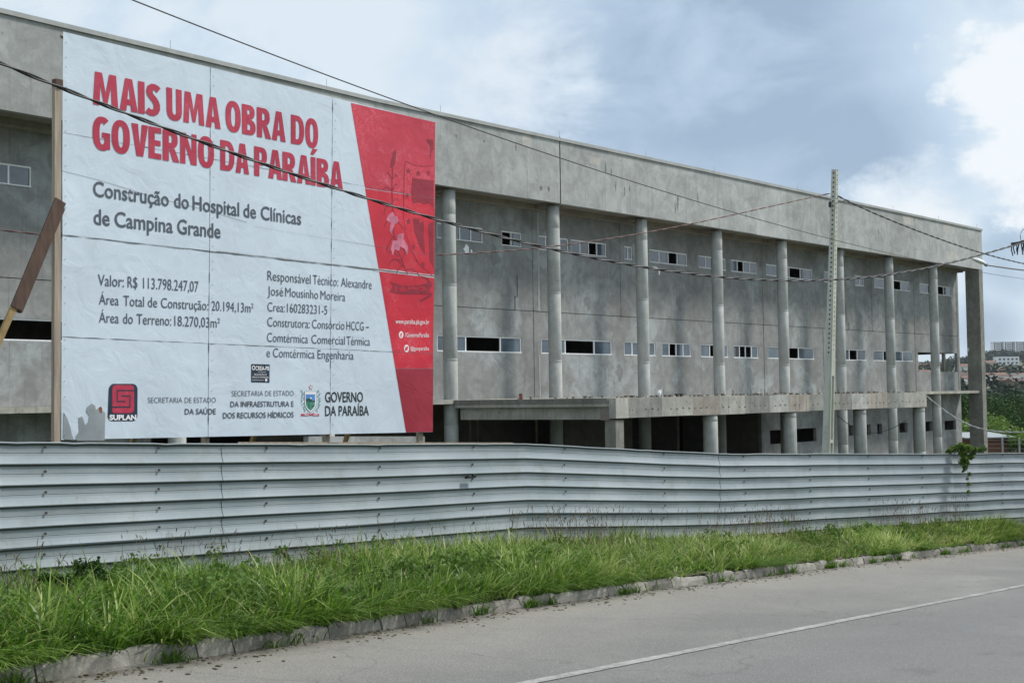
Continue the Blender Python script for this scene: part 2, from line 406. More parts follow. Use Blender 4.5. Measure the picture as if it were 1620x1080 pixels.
def flen(i): a, b = FN[i], FN[i + 1]; return math.hypot(b.x - a.x, b.y - a.y)
def fence_pt(i, w, drop, out, wob=True):
    a, b = FN[i], FN[i + 1]; p = a.lerp(b, w); d = Vector((b.x - a.x, b.y - a.y, 0)).normalized(); n = Vector((d.y, -d.x, 0))
    if wob:
        out += noise.noise(Vector((p.x * .8, p.y * .8, drop * 1.1))) * .030 + noise.noise(Vector((p.x * 2.6, p.y * 2.6, drop * 1.5 + 5))) * .011
        drop += .010 * noise.noise(Vector((p.x * .7, p.y * .7, 4))) + (.016 * max(0, noise.noise(Vector((p.x * 3, p.y * 3, 8))) - .1) if drop < .05 else 0)
    return p + n * out - Vector((0, 0, drop)) - FB
def fence_panel(i, w0, w1, r0, r1, push, start=0.0, name='sheet'):
    L = flen(i) * (w1 - w0); n = max(6, int(L / .18)); rows = []
    for r in range(r0, r1):
        for k, (z, d) in enumerate(PROF):
            if k == len(PROF) - 1 and r != r1 - 1: continue
            rows.append((r * PITCHF + z, d, PG[k]))
    mb = MB(); g = []
    for z, d, gr in rows:
        for q in range(n + 1): mb.v.append(tuple(fence_pt(i, w0 + (w1 - w0) * q / n, z, d + push))); g.append(gr)
    for j in range(len(rows) - 1):
        for q in range(n): a = j * (n + 1) + q; mb.f.append((a, a + n + 1, a + n + 2, a + 1))
    o = mb.build(name, m_sheet, fence); at_ = o.data.attributes.new('rib_shade', 'FLOAT', 'POINT'); at_.data.foreach_set('value', g)
    lo_ = o.data.attributes.new('low', 'FLOAT', 'POINT'); lo_.data.foreach_set('value', [min(1, max(0, (z - 1.05) / .6)) for z, d, gr in rows for q in range(n + 1)])
    return o
segs = [(0, 0, 1.0), (1, 0, 1.0), (2, 0, 1.0), (3, 0, 1.0), (4, 0, 1.0), (5, 0, 1.0), (6, 0, 1.0)]
for i, a, b in segs:
    e = .006
    parts_ = [(a, b)] if flen(i) < 7.5 else [(a, (a + b) / 2), ((a + b) / 2, b)]
    for a2, b2 in parts_:
        ex = .02 / flen(i)
        pz = .0 if (i % 2) else .007
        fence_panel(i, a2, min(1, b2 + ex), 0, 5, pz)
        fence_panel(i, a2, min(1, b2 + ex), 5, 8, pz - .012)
scr = MB(); posts = []
for i in range(len(FN) - 1):
    L = flen(i); n = max(2, round(L / 2.2))
    for k in range(n):
        w = (k + .35) / n; 
        q0 = fence_pt(i, w, .02, -.10, False); q1 = fence_pt(i, w, FH + .3, -.10, False)
        posts.append((q0, q1))
        for r in range(6):
            c0 = fence_pt(i, w + random.uniform(-.003, .003), r * PITCHF + (.095 if r else .055), .017 if r < 5 else .003)
            a = FN[i + 1] - FN[i]; d = Vector((a.x, a.y, 0)).normalized(); nrm = Vector((d.y, -d.x, 0))
            scr.tube([c0, c0 + nrm * .012], .0155, 7)
scr.build('screw_heads', m_screw, fence, kind='stuff')
m_timber = plain('weathered_timber', (.27, .22, .165), .85, var=.35, scale=4, sc=(4, 4, .4))
for q0, q1 in posts:
    mb = MB(); mb.box(-.035, .035, -.035, .035, 0, 1); o = mb.build('post', m_timber, fence)
    o.location = q1; o.scale = (1, 1, (q0 - q1).length)
# thin dark timber rail just behind the fence top
mb = MB()
a, b = fence_pt(2, .05, -.02, -.05, False), fence_pt(2, .96, -.016, -.05, False)
mb.hexa([a + Vector(v) for v in ((0, 0, -.1), (0, .03, -.1), (0, .03, .0), (0, 0, 0))], [b + Vector(v) for v in ((0, 0, -.1), (0, .03, -.1), (0, .03, .0), (0, 0, 0))])
mb.build('rail', m_timber, fence)
# small black clip hooked on a rib
fd_ = FN[3] - FN[2]; fd_.z = 0; fd_.normalize(); fn_ = Vector((fd_.y, -fd_.x, 0)); kp = on_plane(744, 753, FN[2] + fn_ * .085, fn_)
cl = thing('black_plastic_clip', kp, 'small black plastic clip stuck on a rib of the metal fence', 'clip', math.atan2(fd_.y, fd_.x))
m_black = plain('black_plastic', (.02, .022, .026), .45)
MB().box(-.11, .10, -.03, .02, -.03, .0).build('clip_body', m_black, cl)
MB().box(-.10, -.06, -.035, -.01, .0, .025).box(.02, .10, -.05, -.01, .0, .03).build('clip_jaw', m_black, cl)

# ------------------------------------------------------------------ the unfinished building
BO = Vector((-2.13986, 47.7, -2.9)); BU = Vector((.65849, .75259, 0)); BV = Vector((-.75259, .65849, 0))
bld = thing('unfinished_hospital', BO, 'long unfinished grey concrete hospital building with round columns behind the fence', 'building', math.atan2(BU.y, BU.x))
def T(u, v, z):
    if u < -4: v = v + (u + 4) * .055
    return (u, v, z + 2.9)
def bu(px, py, v=1.3):
    """(u, z) on the building plane v for a photo position"""
    n = BV; p = on_plane(px, py, BO + BV * v, n); return (p - BO).dot(BU), p.z
def bbox_part(name, mat, *boxes, smooth=False, label=None, parent=bld, kind=None):
    mb = MB()
    for b in boxes: mb.box(*b, T=T)
    return mb.build(name, mat, parent, smooth, kind, label)
def usplit(a, b, step=3.0):
    n = max(1, round((b - a) / step)); return [a + (b - a) * i / n for i in range(n + 1)]
ZT, ZF = 11.60, 9.14
EX = 5.88
# fascia panels
br = [-30, -27, -24, -21, -18, -15, -12, -9, -6.5, -4, -1, 3.9, EX, 8.8, 11.8, 14.7, 17.7, 20.7, 23.6, 26.6, 29.5, 32.5, 35.4, 38.4, 41.4, 44.5, 48.15]
for a, b in zip(br, br[1:]):
    g0 = .018 if a == EX else .003; g1 = .018 if b == EX else .003
    bbox_part('fascia_panel', m_fascia, (a + g0, b - g1, -.35, -.13, ZF + random.uniform(-.012, .012), ZT))
bbox_part('fascia_backing', m_dark, (-29.9, -4.001, -.14, -.06, ZF + .06, ZT - .02), (-4, 48.0, -.14, -.06, ZF + .06, ZT - .02))
bbox_part('fascia_end', m_fascia, (47.93, 48.15, -.128, 16, ZF, ZT))
m_cap = concrete('coping_concrete', .42, (.97, 1, .98), .6, streak=.2)
for a, b in zip(br, br[1:]):
    bbox_part('coping', m_cap, (a + .002, b + (.06 if b > 48 else -.002), -.41, -.05, ZT + .004, ZT + .13))
bbox_part('coping', m_cap, (47.88, 48.21, -.048, 16.0, ZT + .004, ZT + .13))
bbox_part('roof_slab', m_soffit, (-29.9, -4.001, -.12, 16, ZF + .10, ZF + .4), (-4, 47.92, -.12, 16, ZF + .10, ZF + .4))
# beams under the recess, one at each column
for k in range(-4, 9):
    u = 5.96 * k
    bbox_part('soffit_beam', m_soffit, (u - .14, u + .14, -.10, 1.29, ZF - .05, ZF + .099))
bbox_part('edge_beam', m_soffit, (-29.9, -4.001, .85, 1.295, ZF - .10, ZF + .098), (-4, 48.0, .85, 1.295, ZF - .10, ZF + .098))

# facade wall with openings --------------------------------------------------
UW = [(.6, 3.13, 'gggd'), (4.22, 5.41, 'og'), (6.41, 8.38, 'gggg'), (8.57, 10.98, 'gdog'), (12.28, 12.86, 'gg'), (14.18, 17.19, 'ggog'),
      (18.15, 20.53, 'gggg'), (21.01, 23.40, 'god'.replace('d', 'g') + 'g'), (24.29, 29.09, 'ggog'), (30.38, 31.93, 'gg'), (33.96, 35.10, 'gg'),
      (36.31, 41.13, 'gdog'), (42.41, 47.25, 'gdog')]
LW = [(.54, 5.31, 'gO2g'), (6.54, 11.26, 'gO2g'), (12.15, 14.5, 'ggog'), (15.01, 17.35, 'gogg'), (18.18, 20.56, 'gog'), (21.05, 23.38, 'doog'),
      (24.33, 29.07, 'gog'), (31.16, 35.09, 'ggog'), (36.0, 41.2, 'gogg')]
lx0, _ = bu(-60, 300, .6); 
# left strip (the wing bends, so measure on its own plane)
def left_u(px, py):
    p0 = BO + BU * -4 + BV * 1.3; d = (BU + BV * .055).normalized(); n = Vector((d.y, -d.x, 0)); p = on_plane(px, py, p0, n); return (p - BO).dot(BU), p.z
lu1, lz1 = left_u(50, 298); _, lzt = left_u(50, 264); lb, lzb = left_u(86, 541); _, lzbt = left_u(86, 511)
UWL = [(lu1 - 2.6, lu1, 'gdgg'), (-14.4, -12.0, 'gogg'), (-10.5, -8.2, 'gogg'), (-3.6, -1.2, 'gogg')]
LWL = [(-24, -12.5, 'OOOO'), (-10.5, -8.2, 'gogg'), (-3.6, -1.2, 'gogg')]
U_Z = (7.52, 8.09); L_Z = (3.32, 3.92)
OPEN_END = (41.93, 47.75, 2.72, 3.90)
GW = [(24.32, 26.9, -1.0, -.3), (26.98, 29.1, -1.0, -.3), (32.8, 33.32, -.85, -.27), (34.95, 35.43, -.88, -.29), (36.23, 36.86, -.87, -.28), (39.1, 40.2, -.87, -.3), (42.72, 43.72, -.9, -.31), (45.51, 47.27, -.91, -.33)]
def wall_band(z0, z1, holes, v0, v1, u0, u1, extra=()):
    """boxes of a wall band with rectangular holes (u0,u1,z0,z1)"""
    us = sorted(set([u0, u1] + [h[0] for h in holes] + [h[1] for h in holes] + [e for e in extra if u0 < e < u1])); mb = MB()
    for a, b in zip(us, us[1:]):
        if b - a < 1e-6: continue
        hz = sorted([(h[2], h[3]) for h in holes if h[0] < (a + b) / 2 < h[1]])
        z = z0
        for h0, h1 in hz:
            if h0 > z: mb.box(a, b, v0, v1, z, h0, T=T)
            z = h1
        if z1 > z: mb.box(a, b, v0, v1, z, z1, T=T)
    return mb
hu = [(a, b, U_Z[0], U_Z[1]) for a, b, _ in UW + UWL]
hl = [(a, b, L_Z[0], L_Z[1]) for a, b, _ in LW + LWL] + [(OPEN_END[0], OPEN_END[1], OPEN_END[2], OPEN_END[3])]
wall_band(5.012, ZF - .005, hu, 1.30, 1.48, -29.9, 48.15, (-4,)).build('upper_wall', m_wall, bld)
wall_band(1.53, 4.988, hl, 1.30, 1.48, -29.9, 48.15, (-4,)).build('middle_wall', m_wall, bld)
wall_band(-2.9, 1.36, GW, 1.30, 1.48, 23.5, 48.15).build('ground_wall', m_wall, bld)
wall_band(-2.9, .55, [], 1.30, 1.48, -29.9, -12).build('ground_wall', m_wall, bld)
wall_band(.575, 1.36, [], 1.30, 1.48, -29.9, -12).build('ground_wall', m_wall, bld)
bbox_part('joint_strip', m_dark, (-29.8, -4.001, 1.335, 1.47, 4.989, 5.011), (-4, 48.1, 1.335, 1.47, 4.989, 5.011))
# pilasters
for k, u in enumerate([-22, -16.9 + .0, -10.6, -5.0, .02, 6.06, 11.95, 17.99, 23.91, 30.1, 35.94, 41.55, 47.86]):
    if k == 1: continue
    for z0, z1 in ((1.53, 4.985), (5.015, ZF - .11)):
        hs = hu if z0 > 5 else hl
        if any(h[0] - .01 < u + .27 and u < h[1] + .01 for h in hs): continue
        bbox_part('pilaster', m_wall, (u, u + .27, 1.281, 1.299, z0, z1))
m_strip = concrete('fresh_render', .42, (.98, 1.0, 1.0), .5, streak=.2)
bbox_part('fresh_render_strip', m_strip, (6.335, 6.45, 1.27, 1.298, 5.02, 9.03)); bbox_part('fresh_render_strip', m_strip, (6.335, 6.4, 1.27, 1.298, 1.54, 3.2))
# floor slab ledge along the facade
bbox_part('ledge_slab', m_canopy, (-29.9, -4.001, -.18, 1.47, 1.365, 1.525), (-4, 48.15, -.18, 1.47, 1.365, 1.525))
# end wall, back wall, floors, partitions
eb = MB()
for z0, z1, holes in ((5.012, ZF - .005, []), (1.53, 4.988, [(1.55, 5.6, 2.72, 3.90)]), (-2.9, 1.36, [(4, 6, -1, -.3)])):
    vs = sorted(set([1.481, 16.0] + [h[i] for h in holes for i in (0, 1)]))
    for a, b in zip(vs, vs[1:]):
        hz = [h for h in holes if h[0] < (a + b) / 2 < h[1]]
        if hz: eb.box(47.97, 48.15, a, b, z0, hz[0][2], T=T); eb.box(47.97, 48.15, a, b, hz[0][3], z1, T=T)
        else: eb.box(47.97, 48.15, a, b, z0, z1, T=T)
eb.build('end_wall', m_wall, bld)
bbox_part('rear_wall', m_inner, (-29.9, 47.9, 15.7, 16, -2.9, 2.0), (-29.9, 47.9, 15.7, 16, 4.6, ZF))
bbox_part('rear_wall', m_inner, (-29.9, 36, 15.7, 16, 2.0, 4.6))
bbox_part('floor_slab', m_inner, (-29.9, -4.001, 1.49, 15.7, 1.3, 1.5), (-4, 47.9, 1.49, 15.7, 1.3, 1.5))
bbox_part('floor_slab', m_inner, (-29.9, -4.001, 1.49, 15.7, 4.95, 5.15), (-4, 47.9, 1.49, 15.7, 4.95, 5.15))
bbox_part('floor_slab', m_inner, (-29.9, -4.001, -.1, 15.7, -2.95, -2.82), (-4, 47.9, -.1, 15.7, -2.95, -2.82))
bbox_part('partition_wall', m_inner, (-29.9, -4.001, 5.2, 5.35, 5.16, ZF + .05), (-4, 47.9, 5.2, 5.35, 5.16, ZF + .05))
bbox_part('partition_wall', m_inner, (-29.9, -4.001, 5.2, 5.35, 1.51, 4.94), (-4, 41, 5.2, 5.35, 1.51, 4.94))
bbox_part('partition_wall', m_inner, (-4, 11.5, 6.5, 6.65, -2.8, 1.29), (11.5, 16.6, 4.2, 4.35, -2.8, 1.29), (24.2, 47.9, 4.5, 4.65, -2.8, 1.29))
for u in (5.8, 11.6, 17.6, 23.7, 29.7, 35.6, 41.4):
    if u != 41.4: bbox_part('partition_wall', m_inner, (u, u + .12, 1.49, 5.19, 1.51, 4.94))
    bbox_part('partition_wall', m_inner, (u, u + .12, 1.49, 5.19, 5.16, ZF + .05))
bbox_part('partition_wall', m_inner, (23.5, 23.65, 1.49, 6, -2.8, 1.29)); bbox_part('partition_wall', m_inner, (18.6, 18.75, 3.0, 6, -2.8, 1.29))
bbox_part('opening_post', m_post, (45.75, 46.0, 1.32, 1.47, 2.725, 3.895))

# columns --------------------------------------------------------------------
def col_mesh(z0, z1, r):
    mb = MB(); n = 28; zs = sorted(set([z0, z1] + [z for z in (-1.2, .6, 2.9, 3.0, 5.6, 5.68, 8.2) if z0 < z < z1])); seq = []
    for z in zs: seq += [(z, r)]
    rows = []
    for z, rr in seq:
        k = noise.noise(Vector((z * 3, 0, 1))) * .008
        if z0 < z < z1: rows += [(z - .012, rr + k), (z, rr - .008), (z + .012, rr + k * .4)]
        else: rows.append((z, rr))
    for z, rr in rows:
        for i in range(n): a = 2 * math.pi * i / n; mb.v.append((rr * math.cos(a), rr * math.sin(a), z))
    for j in range(len(rows) - 1):
        for i in range(n): mb.f.append((j * n + i, j * n + (i + 1) % n, (j + 1) * n + (i + 1) % n, (j + 1) * n + i))
    mb.f += [tuple(range(n - 1, -1, -1)), tuple(range((len(rows) - 1) * n, len(rows) * n))]
    return mb.mesh('column', m_col, True)
cm = col_mesh(-2.9, ZF - .06, .262)
for k in range(-2, 8):
    o = link('column', cm, bld); o.location = T(5.955 * k, .12, 0)
    o.rotation_euler = (0, 0, k * 1.3)
# end blade post
bbox_part('end_post', m_post, (47.55, 48.145, -.345, .55, -2.9, ZF - .02)); bbox_part('end_post_rib', m_post, (47.85, 48.14, .551, .6, -2.9, ZF - .02))
bbox_part('post_fixture', m_alu, (47.50, 47.549, .46, .54, 4.02, 4.2))

# canopy ----------------------------------------------------------------------
CV = -7.05
CU0 = bu(974, 640, CV)[0]; CU1 = bu(1466, 630, CV)[0]
cbr = [CU0 + (CU1 - CU0) * k for k in (0, .03, .11, .19, .26, .335, .41, .47, .54, .615, .69, .75, .83, .90, 1.0)]
CM = [m_canopy, concrete('canopy_concrete_dark', .30, (1.0, 1.0, .93), 1.7, specks=1, streak=.9, bump=.5), concrete('canopy_concrete_brown', .36, (1.10, 1.0, .88), 1.6, specks=1, streak=.9, bump=.5), concrete('canopy_concrete_pale', .47, (1.0, 1.0, .95), 1.5, specks=.9, streak=.8, bump=.5)]
for k, (a, b) in enumerate(zip(cbr, cbr[1:])):
    bbox_part('canopy_front_beam', CM[(0, 1, 0, 2, 0, 1, 3, 2, 1, 0, 3, 2, 1, 0)[k % 14]], (a + .004, b - .004, CV, CV + .28, .84 + random.uniform(-.01, .01), 1.50 + random.uniform(-.012, .012)))
bbox_part('canopy_slab', m_canopy, (CU0 + .042, CU1 - .05, CV + .281, -.187, 1.32, 1.490))
def slanted(name, ua, ub, w, va, vb_, z0, z1):
    MB().hexa([T(ua, va, z0), T(ua + w, va, z0), T(ub + w, vb_, z0), T(ub, vb_, z0)], [T(ua, va, z1), T(ua + w, va, z1), T(ub + w, vb_, z1), T(ub, vb_, z1)]).build(name, m_canopy, bld)
slanted('canopy_side_beam', CU0 + .09, -.02, .26, CV + .64, -.37, .80, 1.218)
slanted('canopy_edge', CU0 - .06, -.16, .40, CV + .282, -.185, 1.22, 1.312)
slanted('canopy_edge', CU0 - .06, -.16, .099 + 0, CV + .282, -.185, 1.314, 1.50)
slanted('canopy_edge', CU0 + .0395, -.06, .26, CV + 5.2, -.186, 1.316, 1.493)
bbox_part('canopy_side_beam', m_canopy, (CU1 - .35, CU1 - .01, CV + .281, -.37, .84, 1.318))
m_patch = concrete('brown_mortar', .27, (1.15, 1.0, .88), 1.0, specks=.6)
bbox_part('beam_end_patch', m_patch, (CU0 - .01, CU0 + .29, CV + .283, CV + .62, .78, 1.215))
CC = [bu(x, 690, CV + .3)[0] for x in (1124, 1249.5, 1361, 1454.5)]
for u in CC[:3]: bbox_part('canopy_rib_beam', m_canopy, (u - .15, u + .15, CV + .281, -.19, .9, 1.318))
cm2 = col_mesh(-2.9, .835, .27)
for u in CC:
    o = link('column', cm2, bld); o.location = T(u, CV + .3, 0); o.rotation_euler = (0, 0, u)
bbox_part('column', m_canopy, (CU0 + .06, CU0 + .50, CV + .06, CV + .50, -2.9, .775), label='square pier under the corner of the canopy')
# bolt holes in the canopy beam
mb = MB()
for k in range(62):
    u = CU0 + .9 + k * .37
    if random.random() < .75: z = 1.08 + random.uniform(-.02, .02); mb.box(u, u + random.uniform(.03, .11), CV - .006, CV + .01, z, z + .035, T=T)
mb.build('formwork_hole', m_dark, bld, kind='stuff')
# rebar stubs and mortar crumbs on the canopy
mb = MB()
for k in range(150):
    u = random.uniform(.7, 23.8); v = random.uniform(CV + .1, -.3) if random.random() < .5 else CV + random.uniform(.05, .4); h = random.uniform(.02, .09); w = random.uniform(.02, .13)
    mb.box(u, u + w, v, v + w, 1.5, 1.5 + h, T=T)
for k in range(26):
    u = random.uniform(.7, 23.8); h = random.uniform(.1, .3); mb.box(u, u + .012, CV + .2, CV + .212, 1.5, 1.5 + h, T=T)
mb.build('mortar_rubble', m_inner, bld, kind='stuff')

# windows ----------------------------------------------------------------------
mgl = Mat('window_glass', .06, 0, .8); oi = mgl.add('ShaderNodeObjectInfo')
g1 = mgl.noise(1.1, 4, .6, off=3)
mgl.color(mgl.mix(mgl.rng(g1, .35, .65), (.035, .055, .08), (.09, .125, .16))); mgl.put(mgl.rng(oi.outputs['Random'], 0, 1, .04, .14), mgl.b.inputs['Roughness'])
mgl.b.inputs['Coat Weight'].default_value = .0; mgl.b.inputs['Coat Roughness'].default_value = .03; mgl.b.inputs['IOR'].default_value = 1.6
mgd = Mat('dark_glass', .05, 0, .8); mgd.color((.05, .06, .075)); mgd.b.inputs['IOR'].default_value = 1.6
def window(u0, u1, z0, z1, code, v=1.345):
    sill = MB(); fw = .045
    sill.box(u0, u1, v - .045, v + .04, z0 - .03, z0 + .03, T=T); sill.box(u0, u1, v - .02, v + .04, z1 - fw, z1, T=T)
    sill.box(u0, u0 + fw, v - .02, v + .04, z0 + .031, z1 - fw - .001, T=T); sill.box(u1 - fw, u1, v - .02, v + .04, z0 + .031, z1 - fw - .001, T=T)
    cells = []; i = 0
    while i < len(code):
        if i + 1 < len(code) and code[i + 1].isdigit(): cells.append((code[i], float(code[i + 1]))); i += 2
        else: cells.append((code[i], 1.0)); i += 1
    if any(w > 1 for _, w in cells): cells = [('g', .75), ('g', .8), ('O', 2.0), ('g', 1.2)]
    tot = sum(w for _, w in cells); x = u0 + fw; W_ = (u1 - u0 - 2 * fw)
    panes = []
    for j, (c_, w) in enumerate(cells):
        x1 = x + W_ * w / tot
        if j: sill.box(x - .024, x + .024, v - .012, v + .03, z0 + .031, z1 - fw - .001, T=T)
        if c_ in 'gd': panes.append((x + .026, x1 - .026, c_))
        x = x1
    o = sill.build('window', m_alu, bld)
    for a, b, c_ in panes:
        MB().box(a, b, v + .008, v + .016, z0 + .033, z1 - fw - .003, T=T).build('pane', mgl.m if c_ == 'g' else mgd.m, o)
for a, b, c_ in UW + UWL: window(a, b, U_Z[0], U_Z[1], c_)
for a, b, c_ in LW + LWL:
    if c_ == 'OOOO': window(a, b, L_Z[0], L_Z[1], 'oo')
    else: window(a, b, L_Z[0], L_Z[1], c_)
# white plaster patches on the wall
def wall_patch(px, py, w, h, seed):
    u, z = bu(px, py, 1.29); r = random.Random(seed); pts = []
    for k in range(14):
        a = 2 * math.pi * k / 14; q = 1 + r.uniform(-.3, .25); pts.append(T(u + w * math.cos(a) * q, 1.293, z + h * math.sin(a) * q))
    MB().poly(pts).build('plaster_patch', m_alu, bld)
wall_patch(738, 394, .16, .17, 3); wall_patch(746, 398, .05, .1, 8); wall_patch(1036, 424, .22, .06, 5); wall_patch(1043, 431, .06, .11, 6)
m_smudge = concrete('dark_smudge', .22, (1, 1, .95), 1.2); m_repair = concrete('repair_mortar', .47, (1.03, 1, .93), .7, streak=.1)
def smear(px, py, w, h, seed, mat=m_smudge, v=-.35, name='stain'):
    u, z = bu(px, py, v); r = random.Random(seed); L = []; n = 7
    for k in range(n + 1):
        f_ = k / n; hw = w * math.sin(math.pi * min(1, f_ * .9 + .08)) * r.uniform(.4, 1.1); L.append((u + w * r.uniform(-.3, .3), hw, z + h * (.5 - f_)))
    mb = MB()
    for k in range(n):
        (a, b, c), (d, e, f2) = L[k], L[k + 1]; mb.poly([T(d - e, v - .002, f2), T(d + e, v - .002, f2), T(a + b, v - .002, c), T(a - b, v - .002, c)])
    mb.build(name, mat, bld)
for k, (px, py, w, h) in enumerate([(958, 266, .07, .5), (967, 273, .05, .35), (974, 296, .05, .45), (988, 303, .06, .4), (996, 299, .05, .35), (1072, 321, .10, .7), (1068, 330, .07, .5), (722, 216, .07, .14), (766, 224, .07, .14), (816, 233, .06, .3), (856, 298, .12, .2), (868, 300, .10, .22), (1180, 338, .05, .6), (1104, 312, .05, .4), (1335, 400, .04, .3), (1390, 368, .05, .5)]): smear(px, py, w, h, k)
for (x0, y0, x1, y1) in ((826, 213, 841, 234), (1429, 340, 1445, 357), (1492, 355, 1503, 369), (1497, 397, 1514, 413), (932, 247, 950, 262)):
    ua, za = bu(x0, y0, -.35); ub, zb = bu(x1, y1, -.35); bbox_part('repair_patch', m_repair, (ua, ub, -.353, -.349, zb, za))
for k, (px, py, w, h) in enumerate([(782, 405, .35, .9), (830, 600, .10, .7), (700, 608, .06, .4), (980, 590, .3, .8), (1075, 480, .25, .7), (1170, 500, .2, .6), (1225, 470, .25, .8), (1380, 470, .2, .6), (930, 480, .3, .6)]): smear(px, py, w, h, k + 30, concrete('damp_patch', .25, (.96, 1, 1), 1.2) if k == 0 else bpy.data.materials['damp_patch'], 1.3, 'damp_patch')
# lightning rods
m_steel = plain('grey_steel', (.3, .31, .32), .4, .8)
for px, py, nm in ((255, 83, ''), (513, 139, ''), (697, 182, ''), (885, 220, ''), (1022, 251, ''), (1130, 274, ''), (1262, 302, ''), (1413, 334, ''), (1485, 348, ''), (1545, 360, '')):
    u, z = bu(px, py, -.2)
    MB().tube([T(u, -.2, ZT + .13), T(u, -.2, ZT + .44)], .007, 5).build('lightning_rod', m_steel, bld)
# conduit running down the joint
MB().tube([T(EX, -.362, ZF), T(EX, -.362, ZT + .2)], .012, 5).build('conductor_wire', m_dark, bld)
MB().tube([T(33.0, 1.25, 4.99), T(33.0, 1.25, 5.4), T(32.7, 1.25, 5.4), T(32.7, 1.25, 6.3)], .012, 4).build('conductor_wire', m_dark, bld)
u, z = bu(815, 480, 1.28)
MB().tube([T(u, 1.285, 5.0), T(u, 1.285, 5.55), T(u + .15, 1.285, 5.55), T(u + .15, 1.285, 6.4)], .01, 4).build('conductor_wire', m_dark, bld)

# loose things on the canopy ----------------------------------------------------
def on_bld(u, v, z): return BO + BU * u + BV * v + Vector((0, 0, z + 2.9))
u, _ = bu(1041, 620, CV + .5)
bk = thing('plastic_bucket', on_bld(u, CV + .5, 1.5), 'white plastic bucket on the canopy edge between two round columns', 'bucket')
m_wplastic = plain('white_plastic', (.72, .74, .75), .45)
MB().tube([(0, 0, 0), (0, 0, .25)], .095, 14, .12).build('bucket_body', m_wplastic, bk, True); MB().tube([(0, 0, .235), (0, 0, .262)], .128, 14).build('bucket_rim', m_wplastic, bk)
hb = MB(); hb.tube([(.12 * math.cos(a), .0, .24 + .12 * math.sin(a)) for a in np.linspace(0, math.pi, 9)], .005, 5).build('handle', m_steel, bk)
u, _ = bu(1078, 622, CV + .5)
pt_ = thing('dark_basin', on_bld(u, CV + .6, 1.5), 'dark mortar basin on the canopy right of the white bucket', 'basin')
MB().tube([(0, 0, 0), (0, 0, .10)], .10, 14, .16).build('basin_body', m_black, pt_, True); MB().tube([(0, 0, .09), (0, 0, .11)], .17, 14).build('basin_rim', m_black, pt_)
u, _ = bu(824, 628, -2.6)
bu_ = thing('brick_stack', on_bld(u, -2.6, 1.495), 'red clay brick lying alone near the left side of the canopy', 'brick')
m_brick = plain('red_brick', (.24, .07, .045), .9, var=.25, scale=20)
MB().box(-.06, .06, -.1, .1, 0, .10).build('brick', m_brick, bu_); MB().box(-.065, .055, -.1, .1, .105, .20).build('brick', m_brick, bu_)
bu_.name = 'clay_bricks'; bu_['label'] = 'two red clay bricks stacked near the left side of the canopy'; bu_['category'] = 'bricks'

# timber props inside the open ground floor
labs = ['thin timber prop in the dark ground floor just right of the square column', 'thin timber prop second from the square column in the dark ground floor', 'thin timber prop near the middle of the dark ground floor', 'thin timber prop left of the canopy corner pier in the dark ground floor']
for lab, px in zip(labs, (744, 756, 849, 915)):
    u, _ = bu(px, 690, 4.5); p = tag(MB().box(-.045, .045, -.045, .045, 0, 4.1).build('timber_prop', m_timber), lab, 'prop', 'timber props in the open ground floor'); p.location = on_bld(u, 4.5, -2.8)
# low rendered wall behind the fence, seen under the billboard
pa, pb = pix(488, 690, 32), pix(672, 690, 36.5)
lw = MB(); d = (pb - pa); d.z = 0; d.normalize(); n_ = Vector((-d.y, d.x, 0))
lw.hexa([pa + Vector((0, 0, -3.2)) , pb + Vector((0, 0, -3.2)), pb + n_ * .15 + Vector((0, 0, -3.2)), pa + n_ * .15 + Vector((0, 0, -3.2))], [pa, pb, pb + n_ * .15, pa + n_ * .15])
tag(lw.build('low_wall', m_wall), 'low grey rendered wall behind the fence under the right half of the billboard', 'wall')

# ------------------------------------------------------------------ billboard
BLp = pix(97, 695.5, 18.5); BRp = pix(684.4, 683, 24.2)
bdir = Vector((BRp.x - BLp.x, BRp.y - BLp.y, 0)).normalized(); bn = Vector((bdir.y, -bdir.x, 0))     # bn faces the road
bb = thing('billboard', (BLp.x, BLp.y, BLp.z - 2.0), 'large white and red government works billboard on timber posts behind the fence', 'billboard')
B0 = bb.location.copy()
def b_az(px, py):
    p = on_plane(px, py, BLp, bn); return ((p - B0).dot(bdir), p.z - B0.z)
def b_pt(a, z, off=0.0):
    w = noise.noise(Vector((a * .6, z * .8, 1.5))) * .010 + noise.noise(Vector((a * 1.5, z * 1.3, 7))) * .003
    return bdir * a + Vector((0, 0, z)) + bn * ((off * .45 if off > 0 else off) + w)
TLa, TRa, BRa, BLa = b_az(100, 50), b_az(689, 193.6), b_az(684.4, 683), b_az(97, 695.5)
def b_uv(u, v):
    top = (TLa[0] + (TRa[0] - TLa[0]) * u, TLa[1] + (TRa[1] - TLa[1]) * u); bot = (BLa[0] + (BRa[0] - BLa[0]) * u, BLa[1] + (BRa[1] - BLa[1]) * u)
    return (bot[0] + (top[0] - bot[0]) * v, bot[1] + (top[1] - bot[1]) * v)
